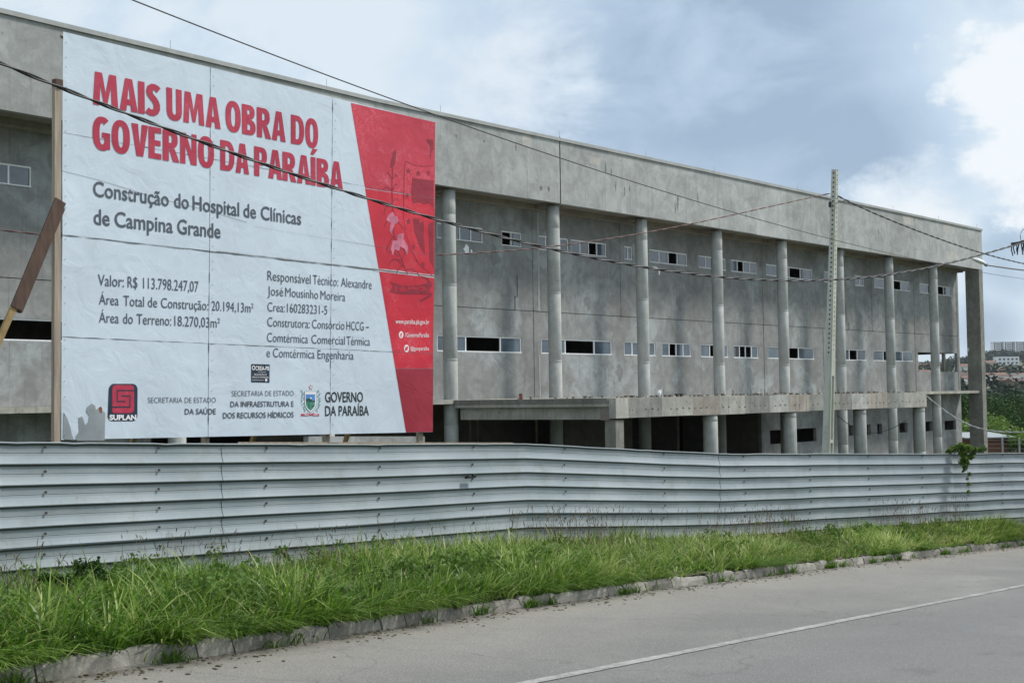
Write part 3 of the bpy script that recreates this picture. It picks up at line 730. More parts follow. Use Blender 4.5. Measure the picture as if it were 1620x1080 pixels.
def scratchy(name, c, rough=.38, scratch=(.75, .6, .65), amt=.35, dirt=(.45, .42, .36), damt=.25, var=.06):
    m = Mat(name, rough, 0, .5)
    big = m.noise(.9, 5, .6, off=2); fi = m.noise(7, 6, .7, off=5, dist=1.5); dd = m.noise(2.4, 7, .72, off=12, dist=.6)
    cc_ = m.mix(m.rng(big, .35, .65), tuple(x * (1 - var) for x in c), tuple(min(1, x * (1 + var)) for x in c))
    cc_ = m.mix(m.math('MULTIPLY', m.rng(m.math('ABSOLUTE', m.math('SUBTRACT', fi, .5)), 0, .012, 1, 0), m.math('MULTIPLY', m.rng(big, .45, .6), amt)), cc_, scratch)
    cc_ = m.mix(m.rng(dd, .58, .75, 0, damt), cc_, dirt)
    m.color(cc_); m.put(m.rng(big, .3, .7, rough - .08, rough + .12), m.b.inputs['Roughness'])
    m.bump(m.noise(2.3, 4, .5, off=3, dist=1.0), .22, .06); return m.m
m_white = scratchy('board_white', (.57, .65, .73), .27, (.5, .53, .55), .12, damt=.3)
m_red = scratchy('board_red', (.55, .012, .035), .55, (.85, .35, .42), .5, (.7, .3, .36), .2, .12)
m_red_dk = scratchy('board_red_lower', (.31, .015, .035), .42, (.7, .25, .3), .3, (.5, .1, .14), .15, .1)
m_red_faded = scratchy('board_red_faded', (.52, .03, .06), .55, (.85, .4, .48), .75, (.75, .35, .42), .35, .12)
m_redprint = scratchy('red_lettering', (.43, .022, .06), .5, (.8, .4, .45), .3, (.65, .2, .28), .25, .1)
m_print = scratchy('dark_grey_lettering', (.075, .09, .115), .45, (.3, .33, .37), .2, (.2, .22, .24), .2, .1)
m_blackprint = scratchy('black_lettering', (.025, .03, .035), .45, (.2, .2, .2), .2, (.15, .15, .15), .2, .1)
m_maroon = scratchy('maroon_print', (.27, .012, .03), .4, (.6, .15, .2), .2, (.5, .12, .17), .3, .1)
m_wprint = plain('white_print', (.78, .78, .8), .4, var=.04)
m_navy = plain('navy_print', (.02, .035, .06), .4)
m_bluep = plain('blue_print', (.10, .26, .58), .4, var=.1); m_greenp = plain('green_print', (.07, .27, .20), .4, var=.2); m_dkgreenp = plain('dark_green_print', (.03, .09, .07), .4)
m_crimson = plain('crimson_ribbon', (.45, .06, .1), .4)
m_greypeel = plain('peeled_grey_base', (.30, .33, .345), .5, .3, var=.15, scale=3)
m_frame_d = plain('dark_joint', (.10, .105, .11), .7)
for j in range(4):
    for i in range(3):
        g = .0007
        def fn(a, b, i=i, j=j):
            u = (i + (g if i else 0) + a * (1 - 2 * g)) / 3; v = (j + b * (1 - g * 2)) / 4; k = b_uv(u, v); 
            edge = .010 * (b > .96) * max(0, noise.noise(Vector((k[0] * 3, j, 2)))) 
            return b_pt(k[0], k[1], edge)
        MB().grid(fn, 22, 13).build('sheet', m_white, bb, True)
# backing, edges, frame behind the sheets
mb = MB(); mb.grid(lambda a, b: b_pt(*b_uv(.004 + a * .992, .004 + b * .992), -.02), 10, 8)
mb.f = [tuple(reversed(f)) for f in mb.f] + mb.f
mb.build('backing', m_frame_d, bb)
for v in (0.006, .25, .5, .75, .99):
    a, b = b_uv(0, v), b_uv(1, v); MB().tube([bdir * a[0] + Vector((0, 0, a[1])) - bn * .06, bdir * b[0] + Vector((0, 0, b[1])) - bn * .06], .03, 4).build('frame_rail', m_timber, bb)
m_alurim = plain('worn_sheet_edge', (.55, .58, .60), .4, .4, var=.2, scale=5)
# lapped seams: bright worn strip on the main horizontal joint
def seam(v, w, mat, off, u0=0, u1=1, jit=.004, n=70):
    mb = MB()
    for q in range(n + 1):
        u = u0 + (u1 - u0) * q / n; a = b_uv(u, v); ja, jb = [noise.noise(Vector((u * 37, v * 9, s))) * jit * 2 for s in (1, 5)]
        mb.v += [tuple(b_pt(a[0], a[1] - w / 2 + ja, off)), tuple(b_pt(a[0], a[1] + w / 2 + jb, off))]
    for q in range(n): mb.f.append((2 * q, 2 * q + 2, 2 * q + 3, 2 * q + 1))
    return mb.build('seam', mat, bb)
seam(.498, .012, m_frame_d, .013, jit=.005); seam(.502, .014, m_alurim, .012, 0.35, 1)
seam(.25, .006, m_frame_d, .012, jit=.004); seam(.75, .005, m_frame_d, .012, jit=.004)
for uu in (1 / 3, 2 / 3):
    mb = MB(); n = 90
    for q in range(n + 1):
        a = b_uv(uu, q / n); w = .0012 + .006 * max(0, noise.noise(Vector((q * .35, uu * 9, 3)))) * 2
        mb.v += [tuple(b_pt(a[0] - w, a[1], .013)), tuple(b_pt(a[0] + w, a[1], .013))]
    for q in range(n): mb.f.append((2 * q, 2 * q + 1, 2 * q + 3, 2 * q + 2))
    mb.build('seam', m_frame_d, bb)
# vertical panel crease lines, faint
# red field, built as three tone bands
def px_grid(quad, nu, nv, off, mat, name, label=None):
    (x0, y0), (x1, y1), (x2, y2), (x3, y3) = [b_az(*p) for p in quad]    # tl tr br bl
    def fn(a, b): 
        t_ = (x0 + (x1 - x0) * a, y0 + (y1 - y0) * a); o_ = (x3 + (x2 - x3) * a, y3 + (y2 - y3) * a)
        return b_pt(o_[0] + (t_[0] - o_[0]) * b, o_[1] + (t_[1] - o_[1]) * b, off)
    return MB().grid(fn, nu, nv).build(name, mat, bb, True, label=label)
px_grid([(555, 163), (688.6, 193.8), (687.4, 313.5), (577.6, 297.5)], 16, 16, .009, m_red_faded, 'red_field')
px_grid([(577.6, 298.5), (687.4, 314.5), (685.4, 582.5), (625.3, 582.5)], 14, 26, .009, m_red, 'red_field')
px_grid([(625.3, 583), (685.4, 583), (684.5, 682.5), (642.3, 683.6)], 6, 8, .009, m_red_dk, 'red_field')
px_grid([(589.8, 426), (686.5, 437.5), (686.5, 439.8), (590.3, 428.3)], 10, 1, .012, m_alurim, 'seam')
from mathutils.geometry import tessellate_polygon
def flat_polys(polys, name, mat, label=None, stag=0.0):
    """polys: list of (points in board a,z ; offset) -> one mesh, triangulated in the plane"""
    mb = MB()
    for i, (pts, off) in enumerate(polys):
        b = len(mb.v); mb.v += [tuple(b_pt(a, z, off + stag * (i % 7))) for a, z in pts]
        for t in tessellate_polygon([[Vector((a, z, 0)) for a, z in pts]]):
            p = [Vector((pts[k][0], pts[k][1], 0)) for k in t]
            if (p[1] - p[0]).cross(p[2] - p[0]).z < 0: t = t[::-1]
            mb.f.append(tuple(b + k for k in t))
    return mb.build(name, mat, bb, label=label)
def shapes(polys, off, mat, name, label=None): return flat_polys([([b_az(*p) for p in pts], off) for pts in polys], name, mat, label)
_cap = {}
def text(body, l, r, capy, mat, off=.014, bold=0.0, name='lettering', space=1.0, hh=None):
    """l, r: baseline ends in photo coordinates; capy: cap top above l"""
    cu = bpy.data.curves.new('txt', 'FONT'); cu.body = body; cu.size = 1; cu.offset = bold; cu.fill_mode = 'FRONT'; cu.space_character = space; cu.resolution_u = 3
    ob = bpy.data.objects.new('txt', cu); me = bpy.data.meshes.new_from_object(ob)
    co = np.empty(len(me.vertices) * 3, 'f'); me.vertices.foreach_get('co', co); co = co.reshape(-1, 3)
    cap = .729 + bold; x0, x1 = co[:, 0].min(), co[:, 0].max()
    a0, z0 = b_az(*l); a1, z1 = b_az(*r); h = hh or (b_az(l[0], capy)[1] - z0); out = []
    for x, y, _z in co:
        w = (x - x0) / (x1 - x0); out.append(b_pt(a0 + (a1 - a0) * w, z0 + (z1 - z0) * w + y / cap * h, off))
    me.vertices.foreach_set('co', np.array([tuple(p) for p in out], 'f').ravel()); me.update(); me.materials.clear(); me.materials.append(mat)
    bpy.data.objects.remove(ob); bpy.data.curves.remove(cu)
    return link(name, me, bb, None, 'printed words "%s"' % body)
def words(body, xs, l, r, capy, mat, bold, fn=None, **k):
    """each word fitted between its own two photo x positions on the common baseline"""
    slope = (r[1] - l[1]) / (r[0] - l[0]); al, zl = b_az(*l); zc = b_az(l[0], capy)[1]
    for w_, (x0, x1) in zip(body.split(), xs):
        y0, y1 = l[1] + slope * (x0 - l[0]), l[1] + slope * (x1 - l[0]); a0, z0 = b_az(x0, y0)
        # same real cap height for the whole line
        (fn or text)(w_, (x0, y0), (x1, y1), None, mat, bold=bold, hh=zc - zl, **k)
def g_ring(cx, cy, rx, ry, tx, ty, a0, a1, n=14):
    out = []
    for i in range(n):
        qd = []
        for a in (a0 + (a1 - a0) * i / n, a0 + (a1 - a0) * (i + 1) / n):
            c_, s_ = math.cos(math.radians(a)), math.sin(math.radians(a)); f = lambda v: math.copysign(abs(v) ** .84, v)
            qd.append(((cx + rx * f(c_), cy + ry * f(s_)), (cx + (rx - tx) * f(c_), cy + (ry - ty) * f(s_))))
        out.append([qd[0][0], qd[1][0], qd[1][1], qd[0][1]])
    return out
def g_rect(x0, x1, y0, y1): return [[(x0, y0), (x1, y0), (x1, y1), (x0, y1)]]
def g_strip(pts, hx, hy):
    L, R2 = [], []
    for i, (x, y) in enumerate(pts):
        x0, y0 = pts[max(0, i - 1)]; x1, y1 = pts[min(len(pts) - 1, i + 1)]; d = math.hypot(x1 - x0, y1 - y0); nx, ny = -(y1 - y0) / d, (x1 - x0) / d
        L.append((x + nx * hx, y + ny * hy)); R2.append((x - nx * hx, y - ny * hy))
    return [[L[i], L[i + 1], R2[i + 1], R2[i]] for i in range(len(pts) - 1)]
ST = 24
def bowl(x, w, y0, y1, tx, ty):
    cy, ry = (y0 + y1) / 2, (y1 - y0) / 2; c0 = x + 8
    return g_rect(x, c0, y1 - ty, y1) + g_rect(x, c0, y0, y0 + ty) + g_ring(c0, cy, w - c0, ry, tx, ty, -90, 90, 12)
GL = {
 'O': (68, g_ring(34, 50, 34, 52, 24, 19, 0, 360, 32)),
 'U': (64, g_rect(0, ST, 32, 100) + g_rect(64 - ST, 64, 32, 100) + g_ring(32, 32, 32, 34, 24, 19, 180, 360, 14)),
 'D': (68, g_rect(0, ST, 0, 100) + bowl(ST, 68, 0, 100, 24, 18)),
 'P': (60, g_rect(0, ST, 0, 100) + bowl(ST, 60, 38, 100, 23, 17)),
 'R': (64, g_rect(0, ST, 0, 100) + bowl(ST, 60, 42, 100, 23, 17) + [[(25, 41), (47, 42), (67, 0), (41, 0)]]),
 'B': (62, g_rect(0, ST, 0, 100) + bowl(ST, 58, 52.5, 100, 22, 16) + bowl(ST, 62, 0, 52, 24, 16)),
 'E': (50, g_rect(0, ST, 0, 100) + g_rect(ST, 50, 82, 100) + g_rect(ST, 47, 42, 59) + g_rect(ST, 50, 0, 18)),
 'I': (ST, g_rect(0, ST, 0, 100)),
 'Í': (ST, g_rect(0, ST, 0, 100) + [[(-2, 108), (14, 108), (36, 130), (10, 130)]]),
 'A': (66, [[(0, 0), (24, 0), (33, 82), (33, 100), (20, 100)], [(66, 0), (46, 100), (33, 100), (33, 82), (42, 0)], [(26.1, 19), (39.9, 19), (38.1, 36), (27.9, 36)]]),
 'M': (90, [[(0, 0), (7, 100), (32, 100), (45, 40), (58, 100), (83, 100), (90, 0), (67, 0), (64, 62), (51, 6), (39, 6), (26, 62), (23, 0)]]),
 'N': (68, [[(0, 0), (0, 100), (24, 100), (47, 42), (47, 100), (68, 100), (68, 0), (45, 0), (21, 60), (21, 0)]]),
 'V': (64, [[(0, 100), (25, 100), (32.5, 28), (40, 100), (64, 100), (45, 0), (19, 0)]]),
 'G': (64, g_ring(35, 50, 35, 52, 25, 19, 52, 318, 22) + g_rect(43, 64, 4, 54) + g_rect(34, 42.9, 38, 54)),
 'S': (52, g_strip([(48, 83), (41, 88), (32, 91), (23, 90), (15, 85), (12.5, 76), (14, 67), (20, 60), (29, 53), (36, 45), (40, 36), (40, 25), (35, 15), (27, 10), (17, 9), (8, 12), (2, 16)], 12.5, 10))}
def head(body, l, r, capy, mat, bold=0, hh=1, off=.014):
    x = 0; polys = []
    for ch in body:
        w, P_ = GL[ch]; polys += [[(x + a, b) for a, b in p] for p in P_]; x += w + (2 if ch in 'AV' else 6)
    tot = x - 6; a0, z0 = b_az(*l); a1, z1 = b_az(*r)
    return flat_polys([([(a0 + (a1 - a0) * u / tot, z0 + (z1 - z0) * u / tot + v / 100 * hh) for u, v in p], off) for p in polys], 'lettering', mat, 'printed word "%s"' % body, .0004)
words('MAIS UMA OBRA DO', [(147.3, 252.7), (263.3, 347.3), (356.7, 450.5), (460.3, 503.3)], (147.5, 165), (503.5, 235.5), 112.5, m_redprint, 0, fn=head)
words('GOVERNO DA PARAÍBA', [(146.7, 338.3), (348.3, 392.7), (402.2, 541.2)], (146.8, 235), (541.5, 301), 183, m_redprint, 0, fn=head)
words('Construção do Hospital de Clínicas', [(147.2, 266.7), (275, 298.3), (304.3, 378.3), (385, 405), (412.5, 476.4)], (147.5, 310), (476.5, 355.8), 284.5, m_print, .014)
words('de Campina Grande', [(148, 173.3), (181, 273.3), (280, 348.3)], (148, 354.5), (348.5, 377), 328.5, m_print, .014)
words('Valor: R$ 113.798.247,07', [(155, 196), (202, 217.5), (226.5, 313.8)], (155, 451.5), (314, 461.8), 432.5, m_print, .0)
words('Área Total de Construção: 20.194,13m²', [(156.7, 187.8), (195.2, 227.8), (233.7, 248.6), (254.5, 329.5), (334.5, 400.7)], (156.5, 481.3), (400.7, 494.5), 463.8, m_print, .0)
words('Área do Terreno: 18.270,03m²', [(156.7, 187.8), (194.6, 210), (216, 270.8), (275.8, 348)], (156.5, 509.8), (348, 518.4), 492, m_print, .0)
words('Responsável Técnico: Alexandre', [(422.8, 491.4), (495, 535), (539.4, 587.8)], (422.8, 443.3), (587.8, 457.3), 427, m_print, -.004)
words('José Mousinho Moreira', [(422.8, 447.8), (451, 503.3), (507.2, 546)], (422.8, 466.7), (546, 476.3), 451.2, m_print, -.004)
words('Crea: 160283231-5', [(422.8, 450.3), (453.9, 517.8)], (422.8, 492.2), (517.8, 497.4), 476.8, m_print, -.004)
words('Construtora: Consórcio HCCG', [(422.8, 490), (493.6, 545), (548.3, 575.3)], (422.8, 515.9), (583.2, 523), 500.6, m_print, -.004)
shapes([[(578.9, 516.5), (583.6, 516.8), (583.6, 518.5), (578.9, 518.2)]], .014, m_print, 'lettering', 'printed dash')
words('Comtérmica Comercial Térmica', [(422.5, 487.2), (492.8, 545.6), (548.3, 585.3)], (422.5, 540.3), (585.3, 546.6), 525, m_print, -.004)
words('e Comtérmica Engenharia', [(422, 427.5), (432.2, 497.8), (502.5, 559.4)], (421.8, 564.4), (559.4, 568.8), 549.2, m_print, -.004)
text('SECRETARIA DE ESTADO', (233.7, 637), (341.3, 636.6), 627.8, m_print, bold=-.008)
text('DA SAÚDE', (292, 655), (341.3, 654.7), 645.6, m_print, bold=.016)
text('SECRETARIA DE ESTADO', (366.5, 626.5), (464.4, 625.7), 617.5, m_print, bold=-.008)
text('DA INFRAESTRUTURA E', (364.5, 643.3), (464.4, 642.6), 634, m_print, bold=.014)
text('DOS RECURSOS HÍDRICOS', (352.5, 661.4), (464.4, 659.8), 651.8, m_print, bold=.014)
text('GOVERNO', (514, 635.8), (574, 635.3), 618.6, m_blackprint, bold=.012)
text('DA PARAÍBA', (514, 657.4), (583.3, 656.6), 640.6, m_blackprint, bold=.012)
text('www.paraiba.pb.gov.br', (625.6, 511.8), (679, 512.8), 504, m_wprint, .016, bold=.004)
text('/GovernoParaíba', (640.5, 533), (679, 533.2), 525.8, m_wprint, .016, bold=.004)
text('@govparaiba', (649.3, 554), (678.7, 554), 547.5, m_wprint, .016, bold=.004)
def ell(cx, cy, rx, ry, n=20): return [(cx + rx * math.cos(2 * math.pi * k / n), cy - ry * math.sin(2 * math.pi * k / n)) for k in range(n)]
shapes([ell(634.4, 529.4, 3.6, 5.6)], .013, m_wprint, 'round_badge', 'white disc with a red letter f')
text('f', (632.9, 533.2), (636.1, 533.2), 526.2, m_red, .017, bold=.03)
shapes([ell(643, 551, 4.0, 6.0)], .013, m_wprint, 'round_badge', 'white disc with a small red bird')
shapes([[(640.2, 552.6), (641.2, 551), (640.3, 548.2), (642.3, 550), (643, 547.9), (645, 547.8), (646, 548.8), (645.2, 550), (644.8, 553), (642.4, 554.7), (640, 554.2)]], .017, m_red, 'bird_mark')
# CREA-PB sticker
px_grid([(397.8, 575.5), (426.8, 576.3), (426.4, 605), (397.6, 604.2)], 3, 3, .010, m_navy, 'sticker', 'small navy inspection sticker')
text('CREA-PB', (404.2, 585.4), (426, 585.8), 578.3, m_wprint, .015, bold=.02)
shapes([ell(401.2, 581.6, 2.6, 3.8, 14)], .0145, m_wprint, 'sticker_mark'); shapes([ell(401.2, 581.6, 1.5, 2.4, 12)], .016, m_navy, 'sticker_mark')
text('FISCALIZAÇÃO DO', (402, 593.6), (422, 594), 590.4, m_wprint, .015, bold=0); text('EXERCÍCIO PROFISSIONAL', (399, 597.6), (425.6, 598), 594.8, m_wprint, .015, bold=0)
shapes([[(398.5, 600.6), (417, 600.9), (417, 601.4), (398.5, 601.1)], ell(421, 600.8, 1.8, 2.4, 10), [(408, 588.0), (421, 588.3), (421, 588.7), (408, 588.4)]], .015, m_wprint, 'sticker_mark')
# SUPLAN logo (zoom crop at 13.5x from 160,595)
def q(pts): return [(160 + x / 13.5, 595 + y / 13.5) for x, y in pts]
shapes([q([(250, 160), (680, 160), (735, 185), (770, 240), (775, 300), (770, 860), (745, 915), (690, 955), (215, 955), (160, 920), (138, 860), (160, 300), (165, 245), (200, 190)])], .010, m_navy, 'logo_plate', 'dark plate of the red S logo')
shapes([q([(290, 188), (650, 188), (690, 215), (700, 270), (700, 700), (680, 765), (620, 785), (260, 785), (235, 750), (235, 270), (250, 210)])], .0125, m_redprint, 'logo_letter', 'angular red S')
shapes([q([(330, 290), (745, 290), (745, 318), (352, 318), (350, 525), (520, 525), (520, 552), (326, 552)]), q([(425, 408), (625, 408), (618, 672), (240, 672), (240, 642), (596, 642), (600, 436), (425, 436)])], .015, m_navy, 'logo_groove')
text('SUPLAN', (160 + 172 / 13.5, 595 + 930 / 13.5), (160 + 745 / 13.5, 595 + 928 / 13.5), 595 + 812 / 13.5, m_wprint, .016, bold=.045)
# coat of arms (crop 15.43x from 480,600)
def e_(pts): return [(480 + x / 15.43, 600 + y / 15.43) for x, y in pts]
shapes([e_([(20, 292), (320, 292), (320, 560), (300, 660), (250, 750), (165, 820), (90, 750), (35, 660), (22, 560)])], .010, m_print, 'crest_outline')
shapes([e_([(28, 300), (312, 300), (312, 560), (292, 652), (244, 740), (165, 808), (96, 740), (43, 652), (30, 560)])], .012, m_wprint, 'crest_shield')
shapes([e_([(50, 362), (282, 362), (280, 520), (50, 520)])], .014, m_bluep, 'crest_sky')
shapes([e_([(52, 540), (278, 540), (270, 640), (230, 710), (165, 765), (110, 710), (62, 640)])], .014, m_greenp, 'crest_field')
shapes([e_([(60, 480), (95, 465), (140, 458), (190, 490), (220, 522), (275, 505), (278, 550), (60, 550)]), e_([(118, 575), (140, 575), (140, 700), (120, 710)]), e_([(190, 650), (250, 625), (255, 640), (200, 685)])], .016, m_dkgreenp, 'crest_hill')
shapes([e_([(20 + 20 * math.cos(0) + 175 + 22 * math.cos(a) - 40, 455 - 22 * math.sin(a)) for a in np.linspace(0, 6.28, 10)[:-1]])], .018, m_wprint, 'crest_sun')
def star(cx, cy, r, ry=None, rot=0): 
    ry = ry or r; return [(cx + (r if k % 2 == 0 else r * .42) * math.sin(rot + math.pi * k / 5), cy - (ry if k % 2 == 0 else ry * .42) * math.cos(rot + math.pi * k / 5)) for k in range(10)]
shapes([e_(star(175, 195, 58, 75))], .012, m_redprint, 'crest_star'); shapes([e_(star(175, 197, 36, 48))], .014, m_wprint, 'crest_star')
lf = []; r_ = random.Random(4)
for sgn, cx0 in ((1, 375), (-1, -25)):
    for k in range(24):
        y = 270 + k * 22; x = cx0 + sgn * (-45 * smooth(y, 560, 800)) * 1.5 + r_.uniform(-32, 32); a = r_.uniform(0, 3.1)
        lf.append(e_([(x + 26 * math.cos(a), y + 26 * math.sin(a)), (x + 9 * math.cos(a + 1.57), y + 9 * math.sin(a + 1.57)), (x - 26 * math.cos(a), y - 26 * math.sin(a)), (x - 9 * math.cos(a + 1.57), y - 9 * math.sin(a + 1.57))]))
shapes(lf, .013, m_greenp, 'crest_branch')
shapes([e_([(-70, 835), (60, 838), (90, 810), (130, 838), (190, 838), (240, 808), (270, 838), (385, 835), (365, 860), (390, 890), (250, 885), (165, 872), (90, 885), (-75, 890), (-50, 862)])], .015, m_crimson, 'crest_ribbon')
shapes([e_([(20, 850), (120, 850), (120, 866), (20, 868)]), e_([(235, 850), (340, 850), (340, 866), (235, 866)])], .017, m_wprint, 'crest_ribbon')
# large faded emblem on the red field (crop 3.375x from 560,160)
def g_(pts): return [(560 + x / 3.375, 160 + y / 3.375) for x, y in pts]
def stroke(pts, w): 
    L, R_ = [], []
    for i, (x, y) in enumerate(pts):
        x0, y0 = pts[max(0, i - 1)]; x1, y1 = pts[min(len(pts) - 1, i + 1)]; d = math.hypot(x1 - x0, y1 - y0) or 1; nx, ny = -(y1 - y0) / d, (x1 - x0) / d
        L.append((x + nx * w, y + ny * w)); R_.append((x - nx * w, y - ny * w))
    return L + R_[::-1]
em = [stroke([(272, 320), (266, 400), (264, 620), (272, 700), (300, 790), (345, 870), (420, 935)], 1.8), stroke([(272, 320), (320, 342), (370, 350), (423, 344)], 1.8)]
em += [star(289, 374, 17, 20), star(341, 386, 17, 20), star(396, 384, 17, 20), star(283, 508, 16, 21), star(289, 643, 16, 21), star(316, 777, 15, 21), star(366, 874, 15, 20)]
em += [[(310, 412), (423, 425), (423, 565), (400, 545), (370, 552), (345, 540), (312, 548), (304, 480)], [(312, 625), (345, 628), (350, 650), (372, 640), (370, 700), (378, 820), (345, 770), (322, 700)], [(395, 660), (423, 640), (423, 890), (402, 850)]]
em += [[(385, 202), (423, 208), (423, 262), (415, 262), (408, 308), (402, 290), (408, 255)]]
em += [[(195, 330), (205, 280), (217, 256), (222, 270), (222, 310), (212, 350), (203, 362), (192, 350)]]
em += [stroke([(204, 360), (202, 450), (205, 560), (210, 700), (225, 780), (265, 880), (285, 925)], 3.2)]
for (x, y, dx, dy) in ((202, 420, -28, -45), (202, 420, 28, -28), (203, 480, -46, -20), (203, 480, 26, -45), (205, 540, 30, -20), (205, 540, -46, 48), (207, 620, -45, 40), (208, 640, 50, 30), (212, 720, -40, 70), (218, 760, 55, 40), (235, 830, -50, -30), (245, 850, -60, 10), (250, 860, 30, -70), (265, 880, -40, 30), (275, 900, 70, 20), (262, 885, -65, -45)):
    em.append(stroke([(x, y), (x + dx * .5, y + dy * .5 - abs(dx) * .22), (x + dx * .9, y + dy * .9), (x + dx, y + dy + 14)], 2.6))
shapes([g_(p) for p in em], .0125, m_maroon, 'faded_emblem', 'dark faded shield with stars and a sugar cane stem')
shapes([g_([(190, 962), (260, 985), (330, 985), (385, 972), (400, 955), (380, 938), (340, 930), (420, 975), (400, 1010), (418, 1035), (340, 1030), (260, 1033), (185, 1020), (205, 990)]), g_([(345, 1065), (400, 1035), (420, 1030), (405, 1048), (360, 1070)])], .0125, m_maroon, 'faded_emblem')
text('5 de Agosto', (560 + 216 / 3.375, 160 + 1016 / 3.375), (560 + 378 / 3.375, 160 + 1010 / 3.375), 160 + 985 / 3.375, m_red, .016, bold=.03)
m_scuff = plain('pale_scuff', (.55, .17, .25), .5, var=.3)
shapes([g_(p) for p in ([(180, 608), (205, 592), (215, 612), (232, 618), (238, 640), (215, 660), (200, 700), (205, 718), (188, 690), (196, 650), (172, 636)], [(232, 712), (262, 705), (262, 735), (285, 775), (282, 825), (268, 790), (245, 775), (238, 800), (215, 790), (205, 825), (195, 790), (205, 745), (228, 745)])], .015, m_scuff, 'scuff')
# peeled grey patches bottom left (crop 3.374x from 90,380)
def h_(pts): return [(90 + x / 3.374, 380 + y / 3.374) for x, y in pts]
shapes([h_([(105, 1068), (100, 1045), (118, 1020), (115, 945), (135, 940), (150, 985), (168, 965), (172, 935), (155, 915), (160, 890), (185, 870), (203, 882), (208, 905), (228, 888), (240, 905), (257, 920), (254, 1068)]),
        h_([(32, 1055), (35, 915), (55, 950), (72, 1000), (80, 1040), (92, 1066), (50, 1062)])], .012, m_greypeel, 'peeled_patch')
m_rust = plain('rust_spot', (.2, .08, .03), .8)
shapes([h_([(222, 892), (235, 886), (242, 900), (236, 925), (226, 915)])], .014, m_rust, 'rust_spot')
shapes([[(90 + x / 3, 40 + y / 3) for x, y in stroke([(22, 690), (200, 735), (480, 822), (700, 875), (900, 935)], .7)]], .0125, m_frame_d, 'crack'); 
shapes([[(400, 358), (402, 358.5), (690, 404.6), (690, 405.2)]], .012, m_frame_d, 'crack')
# nails along the joints
mb = MB()
for uu in (.006, 1 / 3 + .008, 2 / 3 + .008, .992):
    for k in range(26):
        a = b_uv(uu, (k + random.uniform(.2, .8)) / 26); c0 = b_pt(a[0], a[1], .012); mb.tube([c0, c0 + bn * .004], .006, 5)
mb.build('nail_heads', m_frame_d, bb, kind='stuff')
# timber posts and braces
def beam(p0, p1, w, d, mat, name, label=None, side=None):
    ax = (p1 - p0).normalized(); s = side or bdir; s = (s - ax * s.dot(ax)).normalized(); o_ = ax.cross(s)
    mb = MB(); mb.hexa([p0 + s * a * w / 2 + o_ * b * d / 2 for a, b in ((-1, -1), (1, -1), (1, 1), (-1, 1))], [p1 + s * a * w / 2 + o_ * b * d / 2 for a, b in ((-1, -1), (1, -1), (1, 1), (-1, 1))])
    return mb.build(name, mat, bb, label=label)
mpl = plain('old_post_timber', (.33, .275, .215), .85, var=.3, scale=5, sc=(5, 5, .3))
m_brace = plain('brown_brace_timber', (.085, .052, .038), .8, var=.35, scale=5, sc=(3, 3, .6)); m_brace2 = plain('yellow_brace_timber', (.27, .19, .085), .8, var=.3, scale=6)
def bp(px, py, off): a = b_az(px, py); return bdir * a[0] + Vector((0, 0, a[1])) + bn * off
p1 = bp(92.8, 128, -.05); p0 = bp(91.0, 697, -.05) - Vector((0, 0, 1.9)); beam(p0, p1, .10, .08, mpl, 'post')
beam(p1 - Vector((0, 0, .08)) + bn * .02, p1 + bn * .02 + Vector((0, 0, .02)), .115, .10, m_brace, 'post_cap')
for uu in (.335, .665, .965):
    a = b_uv(uu, 0); bt = b_uv(uu, .97); beam(bdir * a[0] - bn * .12 + Vector((0, 0, a[1] - 1.9)), bdir * bt[0] - bn * .12 + Vector((0, 0, bt[1])), .10, .08, mpl, 'post')
for uu in (.34, .67, .97):
    a = b_uv(uu, .75); g0 = bdir * (a[0]) - bn * .16 + Vector((0, 0, a[1])); g1 = bdir * (a[0]) - bn * 3.2 + Vector((0, 0, -.4)); beam(g1, g0, .08, .06, m_brace2, 'brace')
# left brace: two boards nailed, running down to the left in front of the post
A = bp(92, 318, .06); Bq = bp(22, 488, .06); beam(Bq, A, .17, .03, m_brace, 'brace_board', side=bdir)
A = bp(97, 330, .02); Bq = bp(29, 494, .02); beam(Bq, A, .05, .09, m_brace, 'brace_board')
A = bp(60, 395, .03); Bq = bp(-128, 820, .03); beam(Bq, A, .085, .05, m_brace2, 'brace')
A = bp(96, 313, .09); Bq = bp(20, 492, .09)

# ------------------------------------------------------------------ utility pole
mpole = Mat('pole_concrete', .9, 0, .3)
sepx = mpole.add('ShaderNodeSeparateXYZ'); mpole.l.new(mpole.vec, sepx.inputs[0])
pn = mpole.noise(3, 6, .7, sc=(1, 1, .4)); pc = mpole.mix(mpole.rng(pn, .35, .65), (.42, .43, .39), (.55, .56, .51))
g = mpole.math('MULTIPLY', mpole.rng(sepx.outputs[0], .02, .06), mpole.rng(mpole.noise(2.2, 5, .7, off=4), .35, .6), clamp=True)
mpole.color(mpole.mix(mpole.math('MULTIPLY', g, .75), pc, (.38, .40, .30))); mpole.bump(pn, .3, .01)
PD = 35.0
ptop = pix(1321, 269, PD); pbase = pix(1309.5, 715, PD); sc_ = (ptop - pbase).length; pdown = (pbase - ptop).normalized(); pfoot = pbase + pdown * 3.0
pole = thing('utility_pole', pfoot, 'pale concrete utility pole with punched holes standing behind the fence', 'utility pole')
ax = -pdown; 
pole.rotation_euler = (Matrix.Rotation(math.radians(-6), 4, 'Z')).to_euler()
q_ = ax.to_track_quat('Z', 'Y')
pole.rotation_mode = 'QUATERNION'
